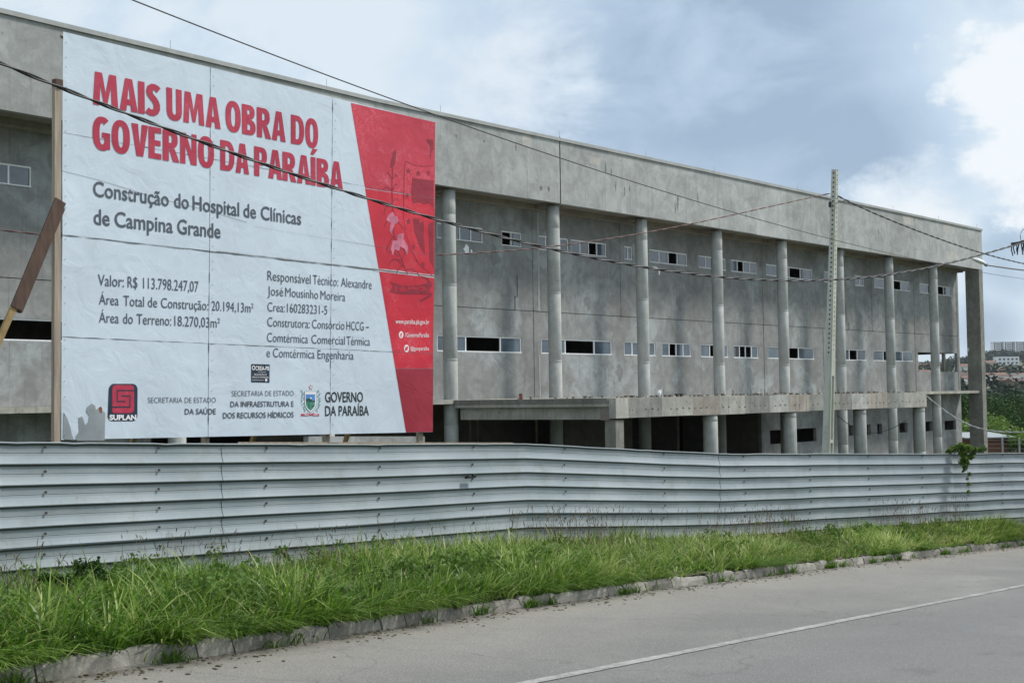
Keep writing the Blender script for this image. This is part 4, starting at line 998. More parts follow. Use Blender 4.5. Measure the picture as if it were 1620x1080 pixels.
# local frame: x to photo right, y away, tapered double-T section
xa = Vector((math.cos(math.radians(-34)), math.sin(math.radians(-34)), 0)); xa = (xa - ax * xa.dot(ax)).normalized(); ya = ax.cross(xa)
pole.rotation_quaternion = Matrix((xa, ya, ax)).transposed().to_quaternion()
H = (ptop - pfoot).length
def pw(z): k = 1 - z / H; return .082 + .085 * k, .065 + .055 * k     # half depth (x: broad side face), half width of the flange
mb = MB(); zs = list(np.linspace(0, H, 24)); hole0 = H * .47
def sect(z):
    hx, hy = pw(z)
    return hx, hy
# narrow flange faces +-x... section: solid upper shaft, recessed web sides below hole0
for z0, z1 in zip(zs, zs[1:]):
    (a0, b0), (a1, b1) = sect(z0), sect(z1)
    rec = z1 < H * .50
    def ring(a, b):
        if not rec: return [(-a, -b), (a, -b), (a, b), (-a, b)]
        w = b * .45; t_ = a * .38
        return [(-a, -b), (-a + t_ * .0 + t_, -b), (-a + t_ * 1.2, -w), (a - t_ * 1.2, -w), (a - t_, -b), (a, -b), (a, b), (a - t_, b), (a - t_ * 1.2, w), (-a + t_ * 1.2, w), (-a + t_, b), (-a, b)]
    r0, r1 = ring(a0, b0), ring(a1, b1); n = len(r0); k = len(mb.v)
    mb.v += [(y, x, z0) for x, y in r0] + [(y, x, z1) for x, y in r1]
    mb.f += [(k + i, k + (i + 1) % n, k + n + (i + 1) % n, k + n + i) for i in range(n)] + [tuple(range(k, k + n))[::-1], tuple(range(k + n, k + 2 * n))]
mb.f = [tuple(reversed(f)) for f in mb.f]
mb.build('shaft', mpole.m, pole)
mb = MB()
for z in (H * .16, H * .31): a, b = sect(z); mb.box(-b * .98, b * .98, -a * .7, a * .7, z, z + .09)
mb.build('web_rib', mpole.m, pole)
mb = MB(); z = H * .535
while z < H - .08:
    a, b = sect(z)
    mb.box(-.018, .018, -a - .003, -a + .02, z, z + .042); mb.box(b - .02, b + .003, -.016, .016, z + .08, z + .12); z += .125 * 1.0
mb.build('bolt_hole', m_dark, pole, kind='stuff')
MB().box(-.1, -.04, -.14, -.06, H - 1.0, H - .86).build('insulator', m_black, pole)
MB().tube([(.05, 0, H - .88), (.32, -.05, H - .84)], .012, 5).build('step_bolt', m_steel, pole)
# shallow stamped marks
mb = MB()
for k in range(16):
    z = H * .12 + k * .16; a, b = sect(z)
    if k in (5, 9, 12): continue
    mb.box(-.03, .03, -a - .002, -a + .01, z, z + .012); mb.box(-.03, -.02, -a - .002, -a + .01, z, z + .05)
    if k % 2: mb.box(.02, .03, -a - .002, -a + .01, z, z + .05)
mb.build('stamped_mark', plain('stamp_grey', (.33, .34, .30), .9), pole, kind='stuff')

# ------------------------------------------------------------------ cables
m_cable = plain('black_cable', (.012, .013, .015), .5); m_cable_red = plain('brown_red_cable', (.10, .035, .035), .6); m_rope = plain('pale_rope', (.42, .42, .42), .8)
def cable(pts, D0, D1, r, mat, name, label, twist=0, group=None, n=140, cat='cable'):
    """pts: photo positions of a hanging cable that spans D0 to D1 metres away"""
    P0, P1 = pix(*pts[0], D0), pix(*pts[-1], D1); d = Vector((P1.x - P0.x, P1.y - P0.y, 0)).normalized(); nn_ = Vector((d.y, -d.x, 0))
    W3 = [on_plane(x, y, P0, nn_) for x, y in pts]; xs = [(w - P0).dot(d) for w in W3]; zs_ = [w.z for w in W3]
    # fit z(x) with smooth low-order polynomial (a hanging curve)
    co = np.polyfit(xs, zs_, min(5, len(xs) - 1)); L = xs[-1]; path = []
    for i in range(n + 1):
        x = L * i / n; path.append(Vector((P0.x, P0.y, 0)) + d * x + Vector((0, 0, float(np.polyval(co, x)))))
    base = path[0].copy()
    mb = MB()
    if not twist: mb.tube([p - base for p in path], r, 6)
    else:
        for ph in range(twist):
            q3 = []
            m3 = n * 5
            for i in range(m3 + 1):
                x = L * i / m3; z = float(np.polyval(co, x)); a = x * 9 + ph * 2 * math.pi / twist
                q3.append(Vector((P0.x, P0.y, 0)) + d * x + Vector((0, 0, z)) - base + nn_ * math.cos(a) * r * .75 + Vector((0, 0, math.sin(a) * r * .75)))
            mb.tube(q3, r * .72, 5)
    o = mb.build(name, mat); o.location = base; return tag(o, label, cat, group)
cable([(-40, 84), (0, 100), (90, 137), (180, 171), (290, 213), (420, 259), (540, 300), (690, 350), (780, 372), (880, 395), (1000, 419), (1130, 436), (1240, 442), (1320, 443), (1400, 436), (1480, 421), (1560, 400), (1600, 389), (1660, 372)], 10.5, 27, .0135, m_cable, 'twisted_cable', 'thick twisted black cable sagging across billboard and building', 2)
cable([(-30, 361), (0, 364), (90, 372), (250, 390), (420, 401), (560, 405), (690, 402), (790, 398), (900, 387), (1000, 372), (1100, 352), (1200, 331), (1300, 309), (1313, 306)], 22, PD, .011, m_cable_red, 'twisted_cable', 'reddish twisted cable running behind the billboard to the pole top', 2)
cable([(120, -36), (205, 0), (400, 73), (518, 120), (700, 186), (884, 249), (1020, 293), (1137, 330), (1318, 378.5), (1416, 402.6), (1553, 431), (1620, 441), (1680, 449)], 12, 60, .007, m_cable, 'thin_wire', 'thin straight black wire crossing sky and roof edge')
cable([(1325.5, 310), (1357, 325.5), (1432.6, 358), (1504, 384), (1559, 402), (1620, 417), (1660, 426)], PD, 44, .016, m_cable, 'twisted_cable', 'black cable dropping right from the utility pole top', 2)
cable([(1463, 624), (1492, 647), (1521, 666), (1550, 677), (1574, 682), (1620, 683), (1660, 680)], 62.6, 60, .028, m_rope, 'pale_rope', 'pale rope hanging from the right corner of the canopy', 2, cat='rope')
cable([(1324, 656.5), (1344, 672), (1365, 682), (1398, 682), (1425, 670), (1444, 656.5)], 57, 62, .014, m_cable, 'thin_wire', 'short black wire looping under the right end of the canopy')
# cable splice bundle at the right edge
sp_c = pix(1612, 384, 26.2)
sb_ = thing('cable_splice', sp_c, 'tangled bundle of splices hanging on the thick cable at the right edge', 'cable splice')
mb = MB()
for k in range(9):
    x = -.13 + k * .035; l = random.uniform(.1, .28); mb.tube([(x, 0, 0), (x + random.uniform(-.03, .03), random.uniform(-.03, .03), -l * .5), (x + random.uniform(-.05, .05), 0, -l)], .012, 5)
mb.build('tap_wire', m_cable, sb_)
MB().tube([(-.15, 0, -.02), (0, .0, .0), (.18, 0, .05)], .028, 7).build('splice_sleeve', m_cable, sb_)
MB().tube([(.05 - .14 * math.cos(a) + .12, 0, .02 + .17 * math.sin(a) + .1) for a in np.linspace(-.6, 3.6, 16)], .006, 5).build('loop_wire', m_cable_red, sb_)
# street lamp head reaching in from beyond the right edge
LD = 40.0
lp = pix(1550, 413, LD)
lamp = thing('street_lamp', pix(1650, 430, LD + 1) - Vector((0, 0, 7.5)), 'street lamp with white elongated head reaching in from the right over the cables', 'street lamp')
Lb = lamp.location
mw = plain('white_lamp_enamel', (.8, .82, .82), .3, var=.03); mgray = plain('grey_lamp_part', (.2, .2, .2), .5)
p_end, p_tail = pix(1537, 409, LD) - Lb, pix(1559, 418.5, LD) - Lb; d = p_tail - p_end; mb = MB(); n = 12; ringn = 10; up_ = Vector((0, 0, 1)); sd_ = d.normalized().cross(up_).normalized(); un = sd_.cross(d.normalized())
for i in range(n + 1):
    w = i / n; r = math.sin(math.pi * min(1, w * .8 + .06)) ** .7; c0 = p_end + d * w
    for k in range(ringn):
        a = 2 * math.pi * k / ringn; z = math.sin(a); mb.v.append(tuple(c0 + sd_ * math.cos(a) * .14 * r + un * z * (.085 if z > 0 else .035) * r))
for i in range(n):
    for k in range(ringn): mb.f.append((i * ringn + k, i * ringn + (k + 1) % ringn, (i + 1) * ringn + (k + 1) % ringn, (i + 1) * ringn + k))
mb.f += [tuple(range(ringn)), tuple(range(n * ringn, (n + 1) * ringn))]
mb.build('lamp_head', mw, lamp, True)
MB().tube([p_tail - d * .05, p_tail + d * .12], .05, 8).build('lamp_collar', mgray, lamp)
MB().tube([p_tail + d * .1, pix(1600, 425, LD + .5) - Lb, pix(1650, 431, LD + 1) - Lb], .022, 8).build('arm', mgray, lamp)
MB().tube([(0, 0, 0), (0, 0, 7.9)], .09, 10, .06).build('pole', mpole.m, lamp)

# ------------------------------------------------------------------ foliage materials
def leafmat(name, c0, c1, c2, transl=.35, rough=.55, noise_scale=.5):
    m = Mat(name, rough, 0, .35 if 'grass' in name or 'bright' in name else .08); a = m.add('ShaderNodeAttribute', attribute_name='tint')
    cr2 = m.add('ShaderNodeValToRGB'); m.l.new(a.outputs['Fac'], cr2.inputs[0]); E = cr2.color_ramp.elements
    E[0].color = c0 + (1,); E[1].color = c2 + (1,); x = E.new(.5); x.color = c1 + (1,)
    col = cr2.outputs[0]
    if noise_scale:
        col = m.mix(m.rng(m.noise(noise_scale, 3, .6), .4, .62, 0, .5), col, tuple(c1[i] * .62 for i in range(3)))
    m.color(col); t_ = m.add('ShaderNodeBsdfTranslucent'); m.l.new(col, t_.inputs[0]); mx = m.add('ShaderNodeMixShader'); mx.inputs[0].default_value = transl
    m.l.new(m.b.outputs[0], mx.inputs[1]); m.l.new(t_.outputs[0], mx.inputs[2]); m.l.new(mx.outputs[0], m.n['Material Output'].inputs['Surface']); return m.m
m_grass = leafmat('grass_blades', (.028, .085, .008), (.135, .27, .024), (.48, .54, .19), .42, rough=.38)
m_leaf = leafmat('tree_leaves', (.018, .042, .012), (.035, .075, .018), (.065, .125, .03), .22)
m_leaf_br = leafmat('bright_leaves', (.07, .13, .02), (.11, .20, .03), (.19, .29, .06), .4)
m_leaf_far = leafmat('far_leaves', (.012, .026, .018), (.02, .038, .022), (.03, .052, .028), .05)
m_seed = leafmat('seed_heads', (.11, .085, .05), (.17, .12, .08), (.25, .2, .12), .3)
m_bark = plain('bark', (.12, .095, .07), .9, var=.3)
def np_mesh(name, V, Fc, tint, mat, nper):
    """V (n,3); Fc (m,nper) faces; tint per vertex"""
    me = bpy.data.meshes.new(name); me.vertices.add(len(V)); me.vertices.foreach_set('co', V.astype('f').ravel())
    me.loops.add(Fc.size); me.loops.foreach_set('vertex_index', Fc.astype('i').ravel())
    me.polygons.add(len(Fc)); me.polygons.foreach_set('loop_start', (np.arange(len(Fc)) * nper).astype('i'))
    me.materials.append(mat); me.update(calc_edges=True)
    a = me.attributes.new('tint', 'FLOAT', 'POINT'); a.data.foreach_set('value', tint.astype('f')); return me
def blades(P, h, w, lean, az_, tint, mat, name, curve=1.0):
    """P (n,3) roots; strips of 3 quads per blade"""
    n = len(P); k = np.array([0, .35, .7, 1.0]); wid = np.array([.8, 1.0, .7, .08])
    dx, dy = np.cos(az_), np.sin(az_); fx, fy = -dy, dx; fa = rng.uniform(-.9, .9, n); sx = fx * np.cos(fa) - fy * np.sin(fa); sy = fx * np.sin(fa) + fy * np.cos(fa)
    V = np.zeros((n, 4, 2, 3)); T_ = np.zeros((n, 4, 2))
    for i in range(4):
        out = lean * h * k[i] ** (1.7 * curve); z = h * (k[i] - .45 * np.minimum(lean, 1.6) * k[i] ** 2.4)
        for j, sg in enumerate((-1, 1)):
            V[:, i, j, 0] = P[:, 0] + dx * out + sx * w * wid[i] * sg * .5; V[:, i, j, 1] = P[:, 1] + dy * out + sy * w * wid[i] * sg * .5; V[:, i, j, 2] = P[:, 2] + z
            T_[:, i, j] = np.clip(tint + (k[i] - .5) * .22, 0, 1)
    b = np.arange(n)[:, None] * 8; q = np.array([[0, 1, 3, 2], [2, 3, 5, 4], [4, 5, 7, 6]]); Fc = (b[:, :, None] + q[None]).reshape(-1, 4)
    return np_mesh(name, V.reshape(-1, 3), Fc, T_.reshape(-1), mat, 4)

# grass ---------------------------------------------------------------------------
def verge_pts(n, t0, t1, sfun=None, power=1.0):
    """random root points on the verge, denser where it is near"""
    out = []
    tt_ = t0 + (t1 - t0) * rng.random(n) ** power; r = rng.random(n)
    for t_, q in zip(tt_, r):
        a, b = kerb_s(t_) + .07, fence_s(t_) - .02; s = a + (b - a) * (q if sfun is None else sfun(q)); out.append((t_, s, (s - a) / max(.3, b - a)))
    return out
def field(t_, s): return noise.noise(Vector((t_ * 1.1, s * 1.3, 3))) * .6 + noise.noise(Vector((t_ * 3.3, s * 3.1, 8))) * .4
def make_grass(ncl, t0, t1, wscale, per, power, name='verge_grass'):
    """tussocks: blades arch out of shared clump centres, loose blades fill between"""
    P = []; h = []; tn = []; ln = []; azs = []; wd = []
    ang0 = math.atan2(-RP.y, -RP.x)
    for t_, s, w in verge_pts(ncl, t0, t1, power=power):
        f_ = field(t_, s)
        lf_ = noise.noise(Vector((t_ * .33, s * .5, 12))); loc = .42 + .20 * f_ + .22 * lf_ + .06 * (1 - smooth(t_, 6, 11)) - .11 * smooth(t_, 15, 24)
        dryp = max(0, noise.noise(Vector((t_ * .8, s * 1.1, 33))) - .12)
        edge = s - kerb_s(t_)
        if edge < .3: loc *= .72
        if f_ < -.30 and random.random() < .6: continue
        crad = random.uniform(.03, .13); k = int(per * random.uniform(.5, 1.5)); ctn = random.gauss(0, .2); a_c = random.uniform(0, 6.283); bias = random.random() < .5
        for _ in range(k):
            a = random.uniform(0, 6.283) if not bias else a_c + random.gauss(0, .9)
            if edge < .3 and random.random() < .6: a = ang0 + random.gauss(0, .8)
            q = random.random() ** .5 * crad; p = RA * t_ + RP * s
            P.append((p.x + q * math.cos(a), p.y + q * math.sin(a), verge_z(t_, s) - .02))
            hh = loc * random.uniform(.5, 1.35) * (1.25 if random.random() < .08 else 1); h.append(hh)
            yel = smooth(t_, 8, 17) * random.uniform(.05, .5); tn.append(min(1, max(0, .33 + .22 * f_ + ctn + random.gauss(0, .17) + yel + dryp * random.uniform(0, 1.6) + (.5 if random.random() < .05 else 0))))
            ln.append(.12 + 1.2 * q / .13 * random.random() + abs(random.gauss(.28, .35))); azs.append(a + random.gauss(0, .35)); wd.append(random.uniform(.55, 1.5) * wscale)
    P, h, tn, ln, azs, wd = map(np.array, (P, h, tn, ln, azs, wd))
    return link(name, blades(P, h, wd, ln, azs, tn, m_grass, name), None, 'stuff')
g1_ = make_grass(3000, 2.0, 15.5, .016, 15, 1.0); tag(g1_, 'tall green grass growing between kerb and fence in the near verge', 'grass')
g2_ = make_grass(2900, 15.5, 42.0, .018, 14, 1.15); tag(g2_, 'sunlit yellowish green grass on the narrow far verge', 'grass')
# long blades hanging over the kerb
P = []; h = []; az2 = []; tn = []; ln = []; ang0 = math.atan2(-RP.y, -RP.x)
for k in range(950):
    t_ = 2.5 + 30 * random.random() ** 1.9
    if noise.noise(Vector((t_ * .55, 8, 2))) < -.22 + .35 * smooth(t_, 10, 20): continue
    for _ in range(random.randint(5, 14)):
        q = t_ + random.gauss(0, .07); p = RA * q + RP * (kerb_s(q) + random.uniform(.03, .14)); P.append((p.x, p.y, road_z(q) + .10)); h.append(random.uniform(.14, .40)); az2.append(ang0 + random.gauss(0, .75)); tn.append(random.uniform(.1, .75)); ln.append(random.uniform(.7, 1.9))
P, h, az2, tn, ln = map(np.array, (P, h, az2, tn, ln))
tag(link('overhanging_grass', blades(P, h, rng.uniform(.006, .014, len(P)), ln, az2, tn, m_grass, 'overhanging_grass'), None, 'stuff'), 'long arching grass blades hanging over the kerb edge', 'grass')
# seed stalks
P = []; h = []; az2 = []; tn = []
for t_, s, w in verge_pts(5600, 3, 40, lambda q: q ** .6):
    if noise.noise(Vector((t_ * .55, s * .6, 71))) < .0 + .12 * random.random(): continue
    p = RA * t_ + RP * s; P.append((p.x, p.y, verge_z(t_, s))); h.append(random.uniform(.45, .95) * (1.0 if w > .5 else .8)); az2.append(random.uniform(0, 6.28)); tn.append(random.random() * .9)
P, h, az2, tn = map(np.array, (P, h, az2, tn)); n = len(P); lean = rng.uniform(.05, .3, n)
st = blades(P, h, np.full(n, .0035), lean, az2, tn, m_seed, 'seed_stalks'); so_ = link('seed_stalks', st, None, 'stuff'); tag(so_, 'thin brownish seed stalks rising out of the verge grass', 'grass')
tip = P.copy(); tip[:, 0] += np.cos(az2) * lean * h * .75; tip[:, 1] += np.sin(az2) * lean * h * .75; tip[:, 2] += h * .80
hd = blades(tip, rng.uniform(.06, .13, n), rng.uniform(.008, .014, n), lean + .5, az2, tn, m_seed, 'seed_heads'); tag(link('seed_heads', hd, None, 'stuff'), 'reddish brown grass seed heads in front of the metal fence', 'grass')
# dead straw
P = []; az2 = []
for t_, s, w in verge_pts(2200, 3, 38):
    p = RA * t_ + RP * s; P.append((p.x, p.y, verge_z(t_, s))); az2.append(random.uniform(0, 6.28))
P = np.array(P); n = len(P); tag(link('dry_straw', blades(P, rng.uniform(.15, .5, n), rng.uniform(.004, .008, n), rng.uniform(.5, 1.6, n), np.array(az2), rng.uniform(.5, 1, n), m_seed, 'dry_straw'), None, 'stuff'), 'dry straw blades bent over among the green grass', 'grass')

def leaf_cloud(C, R_, n, size, mat, name, shell=.55, flat=1.0, tb=(.1, .9), parent=None, kind=None, seed=0, droop=0.0):
    """leaf quads in several blobs; C centres (k,3), R_ radii"""
    r = np.random.default_rng(seed + 11); C = np.array(C, float); R_ = np.array(R_, float); pr = R_ ** 2 / (R_ ** 2).sum(); idx = r.choice(len(C), n, p=pr)
    d = r.normal(size=(n, 3)); d /= np.linalg.norm(d, axis=1)[:, None]; rad = R_[idx] * (shell + (1 - shell) * r.random(n) ** .6) * (1 + .18 * r.normal(size=n) * .6)
    P = C[idx] + d * rad[:, None] * np.array([1, 1, flat]); nrm = d * .9 + r.normal(size=(n, 3)) * .45; nrm /= np.linalg.norm(nrm, axis=1)[:, None]
    a = np.cross(nrm, r.normal(size=(n, 3))); a /= np.linalg.norm(a, axis=1)[:, None]; b = np.cross(nrm, a); s = size * r.uniform(.55, 1.35, n)[:, None]
    V = np.stack([P + a * s * .5, P + b * s * .32, P - a * s * .5 - nrm * s * droop, P - b * s * .32], 1)
    clump = r.uniform(-.12, .12, len(C))[idx]; tint = np.clip(r.normal(.45, .2, n) + clump, tb[0], tb[1])
    me = np_mesh(name, V.reshape(-1, 3), np.arange(n * 4).reshape(-1, 4), np.repeat(tint, 4), mat, 4); return link(name, me, parent, kind)
# broadleaf weeds in the verge
C = []; R_ = []
for (px, py, D_) in []: pass
for k in range(330):
    t_ = random.choice([random.gauss(9.0, 1.2), random.gauss(13.5, 1.0), random.uniform(3.5, 12), random.uniform(4, 30)]); a, b = kerb_s(t_), fence_s(t_); w = random.choice([random.uniform(0, .3), random.uniform(0, 1)]); s = a + .08 + (b - a - .1) * w
    p = RA * t_ + RP * s; C.append((p.x, p.y, verge_z(t_, s) + random.uniform(.12, .44) * (1 if w > .1 else .35))); R_.append(random.uniform(.07, .19))
wd = leaf_cloud(C, R_, 15000, .055, m_leaf_br, 'broadleaf_weeds', .3, .7, (.0, .6), kind='stuff'); tag(wd, 'small broad leaved weeds growing among the grass by the kerb', 'weeds')
P = []; h = []; az2 = []; tn = []; ln = []
for k in range(330):
    t_ = random.uniform(3, 36)
    if noise.noise(Vector((t_ * .9, 5, 5))) < .02: continue
    base_s = kerb_s(t_) + random.choice([-.035, -.02, .06])
    for _ in range(random.randint(6, 22)):
        q = t_ + random.gauss(0, .07); p = RA * q + RP * (base_s + random.gauss(0, .015)); P.append((p.x, p.y, road_z(q) + (.0 if base_s < kerb_s(t_) else .11))); h.append(random.uniform(.05, .19)); az2.append(random.uniform(0, 6.28)); tn.append(random.uniform(.1, .6)); ln.append(random.uniform(.2, 1.3))
P, h, az2, tn, ln = map(np.array, (P, h, az2, tn, ln))
tag(link('gutter_weeds', blades(P, h, np.full(len(P), .012), ln, az2, tn, m_grass, 'gutter_weeds'), None, 'stuff'), 'short grassy weeds sprouting at the foot of the kerb blocks', 'weeds')
# two darker bushy weeds against the fence, far left
for lab, px, py, D_, r0 in (('feathery dark green weed at the fence, right one of the far left pair', 150, 892, 12.1, .14), ('smaller bushy weed at the fence, left one of the far left pair', 93, 908, 11.9, .12)):
    c0 = pix(px, py, D_); gz = c0.z - .5; w_o = thing('leafy_weed', (c0.x, c0.y, gz), lab, 'weed', group='leafy weeds against the left end of the fence')
    cs = [(random.uniform(-.16, .16), random.uniform(-.05, .05), .42 + random.uniform(-.07, .09)) for _ in range(6)]
    leaf_cloud(cs, [r0 * .5] * 6, 420, .035, m_leaf, 'foliage', .2, .8, parent=w_o, seed=px); MB().tube([(0, 0, 0), (0, 0, .45)], .008, 5).build('stem', m_bark, w_o)
# creeping vine over the fence top on the right
vb = pix(1521, 712, FN[5].y - .1)
vine = thing('creeping_vine', vb - Vector((0, 0, FH - .1)), 'bright green vine spilling over the top of the metal fence', 'vine')
V0 = vine.location; dF = (FN[6] - FN[5]); 
cs, rs = [], []
for (px, py, r0) in ((1499, 714, .05), (1504, 712, .07), (1509, 710, .09), (1514, 708, .10), (1519, 706, .11), (1524, 707, .11), (1529, 709, .11), (1534, 709, .09), (1539, 711, .08), (1544, 710, .06), (1549, 711, .055), (1554, 711, .05), (1559, 710, .05), (1557, 706, .03), (1523, 716, .11), (1526, 724, .12), (1522, 731, .09), (1530, 731, .09), (1536, 722, .08), (1541, 717, .06), (1527, 739, .07), (1524, 745, .05), (1534, 749, .05), (1530, 757, .035), (1533, 765, .05), (1532, 778, .045)):
    c0 = pix(px, py, vb.y - .06) - V0; cs.append(tuple(c0)); rs.append(r0)
leaf_cloud(cs, rs, 1500, .075, m_leaf_br, 'leaves', .15, .9, (.05, .8), parent=vine, seed=3, droop=.2)
MB().tube([pix(1523, 716, vb.y - .1) - V0, pix(1529, 738, vb.y - .1) - V0, pix(1533, 760, vb.y - .1) - V0, pix(1532, 779, vb.y - .1) - V0], .004, 5).build('stem', m_bark, vine)
vt = pix(1523, 716, vb.y) - V0; MB().tube([Vector((0, 0, -.1)) + RP * .5, Vector((vt.x * .5, vt.y * .5, vt.z * .5)) + RP * .45, vt + RP * .2, vt + Vector((0, 0, .06))], .012, 5).build('stem', m_bark, vine)
# gutter litter on the road
mb = MB()
for k in range(1100):
    t_ = random.uniform(4, 34); s = kerb_s(t_) - abs(random.gauss(0, .22)) - .01; p = RA * t_ + RP * s; z = road_z(t_) + .004; r0 = random.uniform(.003, .012)
    a = random.uniform(0, 6.28); l = random.uniform(1, 3)
    mb.hexa([(p.x + r0 * x * math.cos(a) * l - r0 * y * math.sin(a), p.y + r0 * x * math.sin(a) * l + r0 * y * math.cos(a), z) for x, y in ((-1, -1), (1, -1), (1, 1), (-1, 1))],
            [(p.x + .7 * (r0 * x * math.cos(a) * l - r0 * y * math.sin(a)), p.y + .7 * (r0 * x * math.sin(a) * l + r0 * y * math.cos(a)), z + r0 * .6) for x, y in ((-1, -1), (1, -1), (1, 1), (-1, 1))])
tag(mb.build('gutter_litter', m_soil, kind='stuff'), 'dark leaf litter and crumbs along the kerb gutter', 'litter')

# ------------------------------------------------------------------ trees beyond the building
def tree(px, D_, top_y, rad, mat, lab, seed, leafsize=.32, n=2600, cat='tree', group='trees between building and hillside', name='leafy_tree'):
    r = random.Random(seed); g = pix(px, 640, D_); gz = ground(g.x, g.y); topz = pix(px, top_y, D_).z; Ht = topz - gz
    o = thing(name, (g.x, g.y, gz), lab, cat, group=group)
    cs, rs = [], []; 
    for k in range(17):
        a = r.uniform(0, 6.28); q = rad * r.uniform(.1, .8); z = Ht * r.uniform(.28, .86); cs.append((q * math.cos(a), q * math.sin(a), z)); rs.append(rad * r.uniform(.24, .42) * (1.1 - .3 * z / Ht))
    cs.append((0, 0, Ht - rad * .35)); rs.append(rad * .35)
    leaf_cloud(cs, rs, n, leafsize, mat, 'crown', .5, .85, parent=o, seed=seed)
    mb = MB(); mb.tube([(0, 0, -.5), (.1, 0, Ht * .3), (-.05, .1, Ht * .6)], rad * .08 + .06, 8, rad * .03)
    for c_ in cs[:6]: mb.tube([(0.05, 0, Ht * .3), (c_[0] * .5, c_[1] * .5, c_[2] * .75), c_], rad * .03 + .02, 5, .02)
    mb.build('trunk', m_bark, o, True); return o
TR = [(1475, 150, 612, 5.5, m_leaf, 'dark tree seen through the wide opening in the end bay'),
      (1512, 135, 622, 4.5, m_leaf, 'dark rounded tree beside the end wall of the building'),
      (1530, 165, 628, 5.5, m_leaf, 'dark tree seen left of the tall end post'),
      (1566, 150, 620, 5.0, m_leaf, 'dark tree just right of the tall end post'),
      (1590, 175, 614, 6.0, m_leaf, 'broad dark green tree, tallest crown right of the end post'),
      (1618, 165, 618, 5.5, m_leaf, 'dark green tree at the right edge under the white houses'),
      (1650, 160, 612, 6.5, m_leaf, 'dark green tree just past the right edge'),
      (1582, 125, 652, 4.8, m_leaf, 'low dark clipped tree crown in the middle of the grove'),
      (1612, 120, 650, 3.8, m_leaf, 'low medium green tree near the right edge above the brick shed'),
      (1545, 118, 660, 3.2, m_leaf_br, 'fresh green tree behind the foot of the end post'),
      (1527, 112, 663, 2.6, m_leaf_br, 'bushy light green tree between end wall and end post')]
for k, (px, D_, ty, rad, mt, lab) in enumerate(TR): tree(px, D_, ty, rad, mt, lab, k + 20, n=3200, leafsize=.34 if D_ > 130 else .26)
BS = [(1592, 96, 676, 1.9, 'yellow green bush left of the brick shed'), (1612, 92, 686, 1.6, 'bright green bush at the right edge beside the wire fence'), (1572, 100, 668, 1.8, 'pale green shrub with large leaves next to the end post'), (1522, 98, 690, 1.3, 'low bright bush at the foot of the end wall'), (1640, 95, 672, 2.2, 'yellow green bush past the right edge')]
for k, (px, D_, ty, rad, lab) in enumerate(BS): tree(px, D_, ty, rad, m_leaf_br, lab, k + 60, .22, 1500, 'bush', 'bushes beyond the building end', 'green_bush')
# brick shed with metal roof
sd0 = pix(1574, 712, 92); gz = ground(sd0.x, sd0.y); shed = thing('brick_shed', (sd0.x, sd0.y, gz), 'small brick shed with a thin grey metal roof right of the end post', 'shed', math.radians(8))
ztop = pix(1574, 690, 92).z - gz
m_brickw = plain('rough_brickwork', (.20, .10, .07), .95, var=.3, scale=9, sc=(1, 1, 3)); m_zinc = plain('old_zinc_roof', (.33, .36, .37), .5, .5, var=.2)
mb = MB().box(-1.6, 1.0, 0, 3, -.5, ztop - .1); mb.build('wall', m_brickw, shed)
mb = MB()
for r_i in range(int(ztop / .18)):
    for c_i in range(9):
        x0 = -1.6 + c_i * .29 + (.14 if r_i % 2 else 0)
        if x0 + .27 < 1.0: mb.box(x0, x0 + .27, -.012, -.002, ztop - .3 - r_i * .18, ztop - .15 - r_i * .18)
mb.build('brick_courses', m_brickw, shed, kind='stuff')
MB().hexa([(-2.4, -.5, ztop - .1), (1.3, -.5, ztop - .1), (1.3, 3.3, ztop + .15), (-2.4, 3.3, ztop + .15)], [(-2.4, -.5, ztop - .03), (1.3, -.5, ztop - .03), (1.3, 3.3, ztop + .22), (-2.4, 3.3, ztop + .22)]).build('roof', m_zinc, shed)
# wire fence in front of it
wf0, wf1 = pix(1560, 714, 84), pix(1640, 714, 82); wf = thing('wire_fence', (wf0.x, wf0.y, wf0.z - 1.2), 'thin wire fence with pale posts in front of the brick shed', 'fence')
dd_ = wf1 - wf0; dd_.z = 0
for k in range(4): MB().box(-.05, .05, -.05, .05, 0, 2.1).build('post', m_strip, wf).location = dd_ * (k / 3)
for k in range(5): MB().tube([(0, -.06, .9 + k * .26), tuple(dd_ + Vector((0, -.06, .9 + k * .26)))], .012, 4).build('wire', m_steel, wf)

